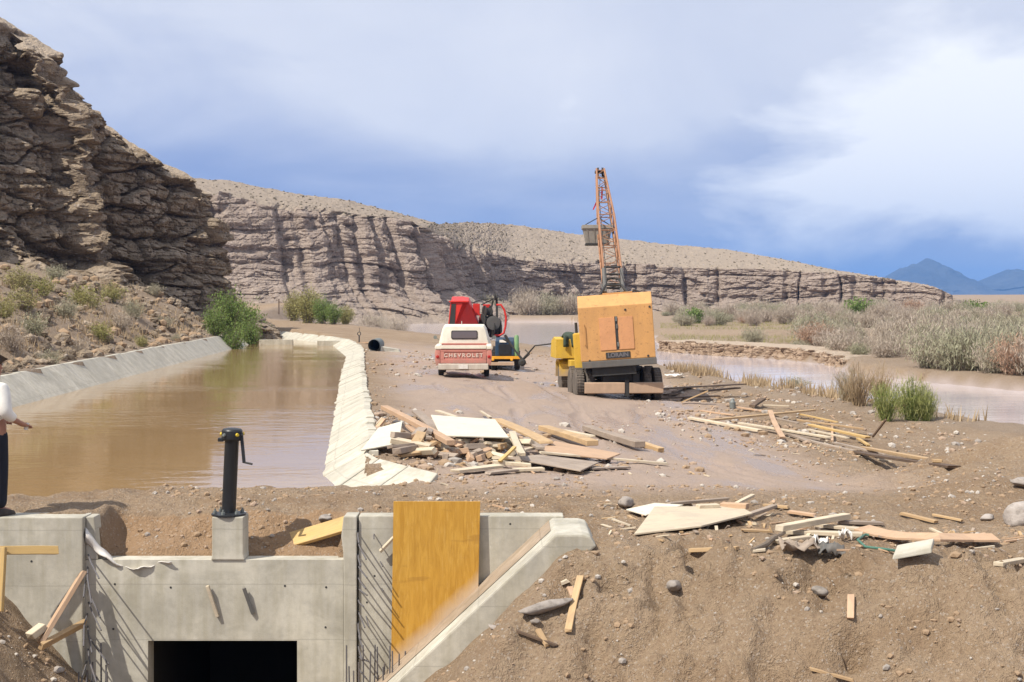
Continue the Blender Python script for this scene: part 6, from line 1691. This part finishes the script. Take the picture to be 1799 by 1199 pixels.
# scrub on the left slope
left_scrub = [(30, 510, 1.3, 'leaf_yellowgreen'), (75, 520, 1.2, 'leaf_yellowgreen'), (5, 560, 1.0, 'leaf_yellowgreen'), (150, 545, 1.5, 'leaf_yellowgreen'), (115, 560, 1.0, 'leaf_sage'), (180, 600, 1.1, 'leaf_yellowgreen'), (235, 560, 1.2, 'leaf_sage'), (195, 530, 1.2, 'leaf_yellowgreen'),
              (60, 590, 1.0, 'leaf_sage'), (20, 615, 0.9, 'leaf_dry'), (290, 575, 0.8, 'leaf_sage'), (250, 610, 0.7, 'leaf_yellowgreen'), (90, 640, 0.6, 'leaf_sage'), (140, 625, 0.7, 'leaf_dry'), (310, 600, 0.5, 'leaf_sage'), (340, 545, 0.9, 'leaf_yellowgreen'), (270, 520, 1.0, 'leaf_sage'), (100, 495, 1.2, 'leaf_sage'), (45, 545, 1.2, 'leaf_yellowgreen'), (212, 580, .9, 'leaf_dry')]
kinds = {'leaf_yellowgreen': 'yellow green scrub bush on the rocky slope below the near cliff', 'leaf_sage': 'grey green sagebrush on the rocky slope below the near cliff', 'leaf_dry': 'dry straw coloured bush on the rocky slope below the near cliff'}
ORD = ['first', 'second', 'third', 'fourth', 'fifth', 'sixth', 'seventh', 'eighth', 'ninth', 'tenth', 'eleventh', 'twelfth', 'thirteenth', 'fourteenth', 'fifteenth', 'sixteenth', 'seventeenth', 'eighteenth', 'nineteenth', 'twentieth']
kinds = {'leaf_yellowgreen': 'yellow green scrub bush', 'leaf_sage': 'grey green sagebrush', 'leaf_dry': 'dry straw bush'}
kc = {}
for i, (u, v, s, lf) in enumerate(sorted(left_scrub)):
    kc[lf] = kc.get(lf, 0) + 1
    place_shrub('slope_bush', 'ls' + lf + str(i % 2), u, v, (s * random.uniform(0.75, 1.05), s * 0.85), ORD[kc[lf] - 1] + ' ' + kinds[lf] + ' from the left on the slope below the near cliff', lf, seed=530 + i % 2, group='bushes on the slope below the near cliff: ' + lf[5:], near=30, **(SAG if lf != 'leaf_dry' else DRY))
# bank plants, right middle distance
gp = G(1585, 738)
for i, (du, s, lab) in enumerate(((-28, 1.0, 'left half of the bright green bush on the near river bank'), (18, 1.15, 'tallest bright green bush on the near river bank'), (42, 0.8, 'small bright green tuft at the right of the bank bush'))):
    g = G(1585 + du, 740); place_shrub('bank_bush', 'bank', 0, 0, (0.98 * s, 1.15 * s), lab, 'leaf_bright', 'leaf_green', seed=540, loc=g, h=1.15, r=0.5, nst=90, nleaf=20, ls=0.17, up=2.0, wid=0.075)
for i, (u, v, s, lab) in enumerate(((1510, 712, 1.0, 'tall dry reed clump left of the bright green bank bush'), (1545, 700, 1.0, 'straw reed clump behind the bright green bank bush'), (1492, 705, .9, 'thin green grey reed clump at the left of the reeds'))):
    place_shrub('reed_clump', 'reed%d' % (i == 2), u, v, s, lab, 'straw' if i < 2 else 'leaf_sage', 'straw', seed=550 + i, h=1.5, r=0.7, nst=130, nleaf=6, ls=0.22, up=3.0, wid=0.05)
place_shrub('drift_bush', 'drift', 1400, 683, (0.9, 0.6), 'small dark bush stranded in the shallow river', 'leaf_sage', 'bark', seed=560, **SAG)
# flood-plain brush: every bush its own object
FAR = {}
def far_brush(key, leaf, seed, **kw):
    FAR[key] = [joined('brush', seed + k, leaf, 'stem_dry', **kw) for k in range(3)]
far_brush('grey', 'leaf_dry', 600, h=2.1, r=1.5, nst=150, nleaf=16, ls=0.26, up=2.2, wid=0.12)
far_brush('sage', 'leaf_sage', 610, h=1.8, r=1.5, nst=120, nleaf=22, ls=0.24, up=1.8, wid=0.15)
far_brush('rust', 'leaf_rust', 620, h=1.9, r=1.6, nst=140, nleaf=22, ls=0.22, up=1.6, wid=0.15)
far_brush('green', 'leaf_green', 630, h=2.0, r=1.4, nst=50, nleaf=40, ls=0.26, up=1.0, wid=0.4)
FB = {'grey': 'grey leafless looking brush in the thicket across the river', 'sage': 'grey green brush in the thicket across the river', 'rust': 'rust brown bush in the thicket across the river', 'green': 'green bush in the thicket across the river'}
RARE = {}
def brush(x, y, key, s, label=None, group=None):
    o = bpy.data.objects.new('brush', random.choice(FAR[key])); COL.objects.link(o)
    o.location = (x, y, H(x, y) - 0.1); o.scale = (s, s, s * random.uniform(.8, 1.15)); o.rotation_euler = (0, 0, random.uniform(0, 6.28))
    tag(o, label or FB[key], 'bush', group or ('thicket bushes across the river: ' + key))
    if not label and key in ('rust', 'green'): RARE.setdefault(key, []).append(o)
rb = random.Random(9); cnt = 0; tries = 0
while cnt < 296 and tries < 9000:
    tries += 1
    y = 48 + 212 * rb.random() ** 1.5
    u = rb.uniform(1165, 1840)
    if cnt % 5 == 0: u = rb.uniform(1470, 1840); y = rb.uniform(46, 66)
    x = (u - U0) * y / FPX
    A = np.array([x]), np.array([y])
    if sdf(RIVER, *A)[0] < 1.5 or sdf(SIDE, *A)[0] < 2.0 or y < np.interp(x, YC[:, 0], YC[:, 1]): continue
    if u < 1420 and 75 < y < 150: continue
    if y < 46 + (1799 - u) * 0.05: continue
    key = rb.choices(['grey', 'sage', 'green', 'rust'], [0.60, 0.36, 0.006, 0.034])[0]
    if u > 1640 and key == 'grey' and rb.random() < .6: key = 'sage'
    brush(x, y, key, rb.uniform(0.5, 1.2) * (1.0 + max(0, y - 150) / 420)); cnt += 1
for (u, y, s, key, lab) in ((1432, 96, 1.05, 'rust', 'rounded rust brown bush at the front left of the far thicket'), (1508, 190, 1.6, 'green', 'green treelike bush at the back right of the thicket'), (1715, 200, 1.5, 'green', 'green bush below the end of the far cliff'), (1545, 180, 1.1, 'rust', 'brownish bush in the middle of the thicket'), (1325, 99, .7, 'sage', 'dark scrubby bush on the cut river terrace'), (1405, 92, .5, 'sage', 'small bush at the right end of the cut river terrace')):
    x = (u - U0) * y / FPX; brush(x, y, key, s, lab, 'marker bushes of the thicket')
for i in range(46):
    u = rb.uniform(640, 1020); y = rb.uniform(256, 282) if u > 700 else rb.uniform(140, 165)
    x = (u - U0) * y / FPX
    brush(x, y, rb.choice(['grey', 'sage', 'sage', 'grey']), rb.uniform(1.2, 2.4) * (1 if u > 700 else .6), 'pale brush at the foot of the far cliff beyond the river', 'brush below the far cliff')
for key, obs in RARE.items():
    for i, o in enumerate(sorted(obs, key=lambda q: q.location.x / q.location.y)):
        o['label'] = ORD[min(i, 19)] + (' smaller rust brown bush' if key == 'rust' else ' smaller green bush') + ' from the left within the thicket across the river'
# desert scrub dotted over the slopes above the far rim
rg = np.random.default_rng(88); T_ = FAR_TOP[4:].reshape(-1, 3); pk = T_[rg.integers(0, len(T_), 2600)]
me0 = rock_mesh('p', 771, 1, 0.8); pv = np.array([v.co for v in me0.vertices]); pf = np.array([p.vertices for p in me0.polygons])
szs = 0.10 + 0.30 * rg.random(len(pk)) ** 2
VV = (pv[None] * szs[:, None, None] + pk[:, None, :]).reshape(-1, 3); FF = (pf[None] + (np.arange(len(pk)) * len(pv))[:, None, None]).reshape(-1, 3)
tag(link('desert_scrub', npmesh('desert_scrub', VV, FF, False), 'scrub_far'), 'tiny dark desert scrub dotted over the slope above the far cliff', 'scrub', kind='stuff')
# green grass along the far terrace
def grass(name, label, n, fn, hgt, mat, seed):
    rg = np.random.default_rng(seed); xy = fn(rg, n); n = len(xy); z = height(xy[:, 0], xy[:, 1])
    a = rg.random(n) * 6.283; w = 0.03 * hgt / 0.4; hh = hgt * (0.5 + rg.random(n)); lx, ly = rg.normal(0, .25, n) * hh, rg.normal(0, .25, n) * hh
    A = np.stack([xy[:, 0] - w * np.cos(a), xy[:, 1] - w * np.sin(a), z - .02], 1); B = np.stack([xy[:, 0] + w * np.cos(a), xy[:, 1] + w * np.sin(a), z - .02], 1)
    C = np.stack([xy[:, 0] + lx, xy[:, 1] + ly, z + hh], 1)
    V = np.stack([A, B, C], 1).reshape(-1, 3); F = np.arange(3 * n).reshape(-1, 3)
    tag(link(name, npmesh(name, V, F, False), mat), label, 'grass', kind='stuff')
def terr(rg, n):
    u = rg.uniform(1160, 1480, n); y = rg.uniform(100, 175, n); x = (u - U0) * y / FPX
    k = (sdf(RIVER, x, y) > 0.6) & (sdf(SIDE, x, y) > 1.0) & (y > np.interp(x, YC[:, 0], YC[:, 1])); return np.stack([x[k], y[k]], 1)
grass('terrace_grass', 'yellow green grass on the terrace beyond the river', 7000, terr, 0.22, 'leaf_yellowgreen', 71)
def slope(rg, n):
    y = 34 + 62 * rg.random(n); d = 2.0 + 5.5 * rg.random(n); x = np.interp(y, np.array(LEFT_W)[:, 1], np.array(LEFT_W)[:, 0]) - d
    k = rg.random(n) < np.clip(0.3 + 2.5 * fbm(x / 3, y / 3, 311, 3), 0, 1); return np.stack([x[k], y[k]], 1)
grass('slope_grass', 'dry yellowish grass on the slope below the near cliff', 8000, slope, 0.30, 'straw', 72)
def bankg(rg, n):
    y = 30 + 40 * rg.random(n); x = np.interp(y, [30, 36, 40, 60, 80], [17.6, 15.6, 13.9, 10.2, 8.1]) - rg.random(n) * 1.6
    k = rg.random(n) < np.clip(0.1 + 2.5 * fbm(x / 1.5, y / 1.5, 313, 3), 0, 1); return np.stack([x[k], y[k]], 1)
grass('bank_grass', 'thin dry grass along the near river bank', 5000, bankg, 0.40, 'straw', 73)

# ------------------------------------------------------------------ air
m = bpy.data.materials.new('haze'); m.use_nodes = True
nt = m.node_tree; nt.nodes.clear()
vo = nt.nodes.new('ShaderNodeVolumePrincipled'); vo.inputs['Color'].default_value = (0.24, 0.49, 1.0, 1); vo.inputs['Density'].default_value = 0.00014; vo.inputs['Anisotropy'].default_value = 0.0
ou = nt.nodes.new('ShaderNodeOutputMaterial'); nt.links.new(vo.outputs[0], ou.inputs['Volume'])
MATS['haze'] = m
b = MB(); b.box(-9900, 9900, -200, 14800, -8, 330)
o = b.build('haze', 'haze'); tag(o, 'thin blue air over the whole valley', 'haze', kind='stuff')
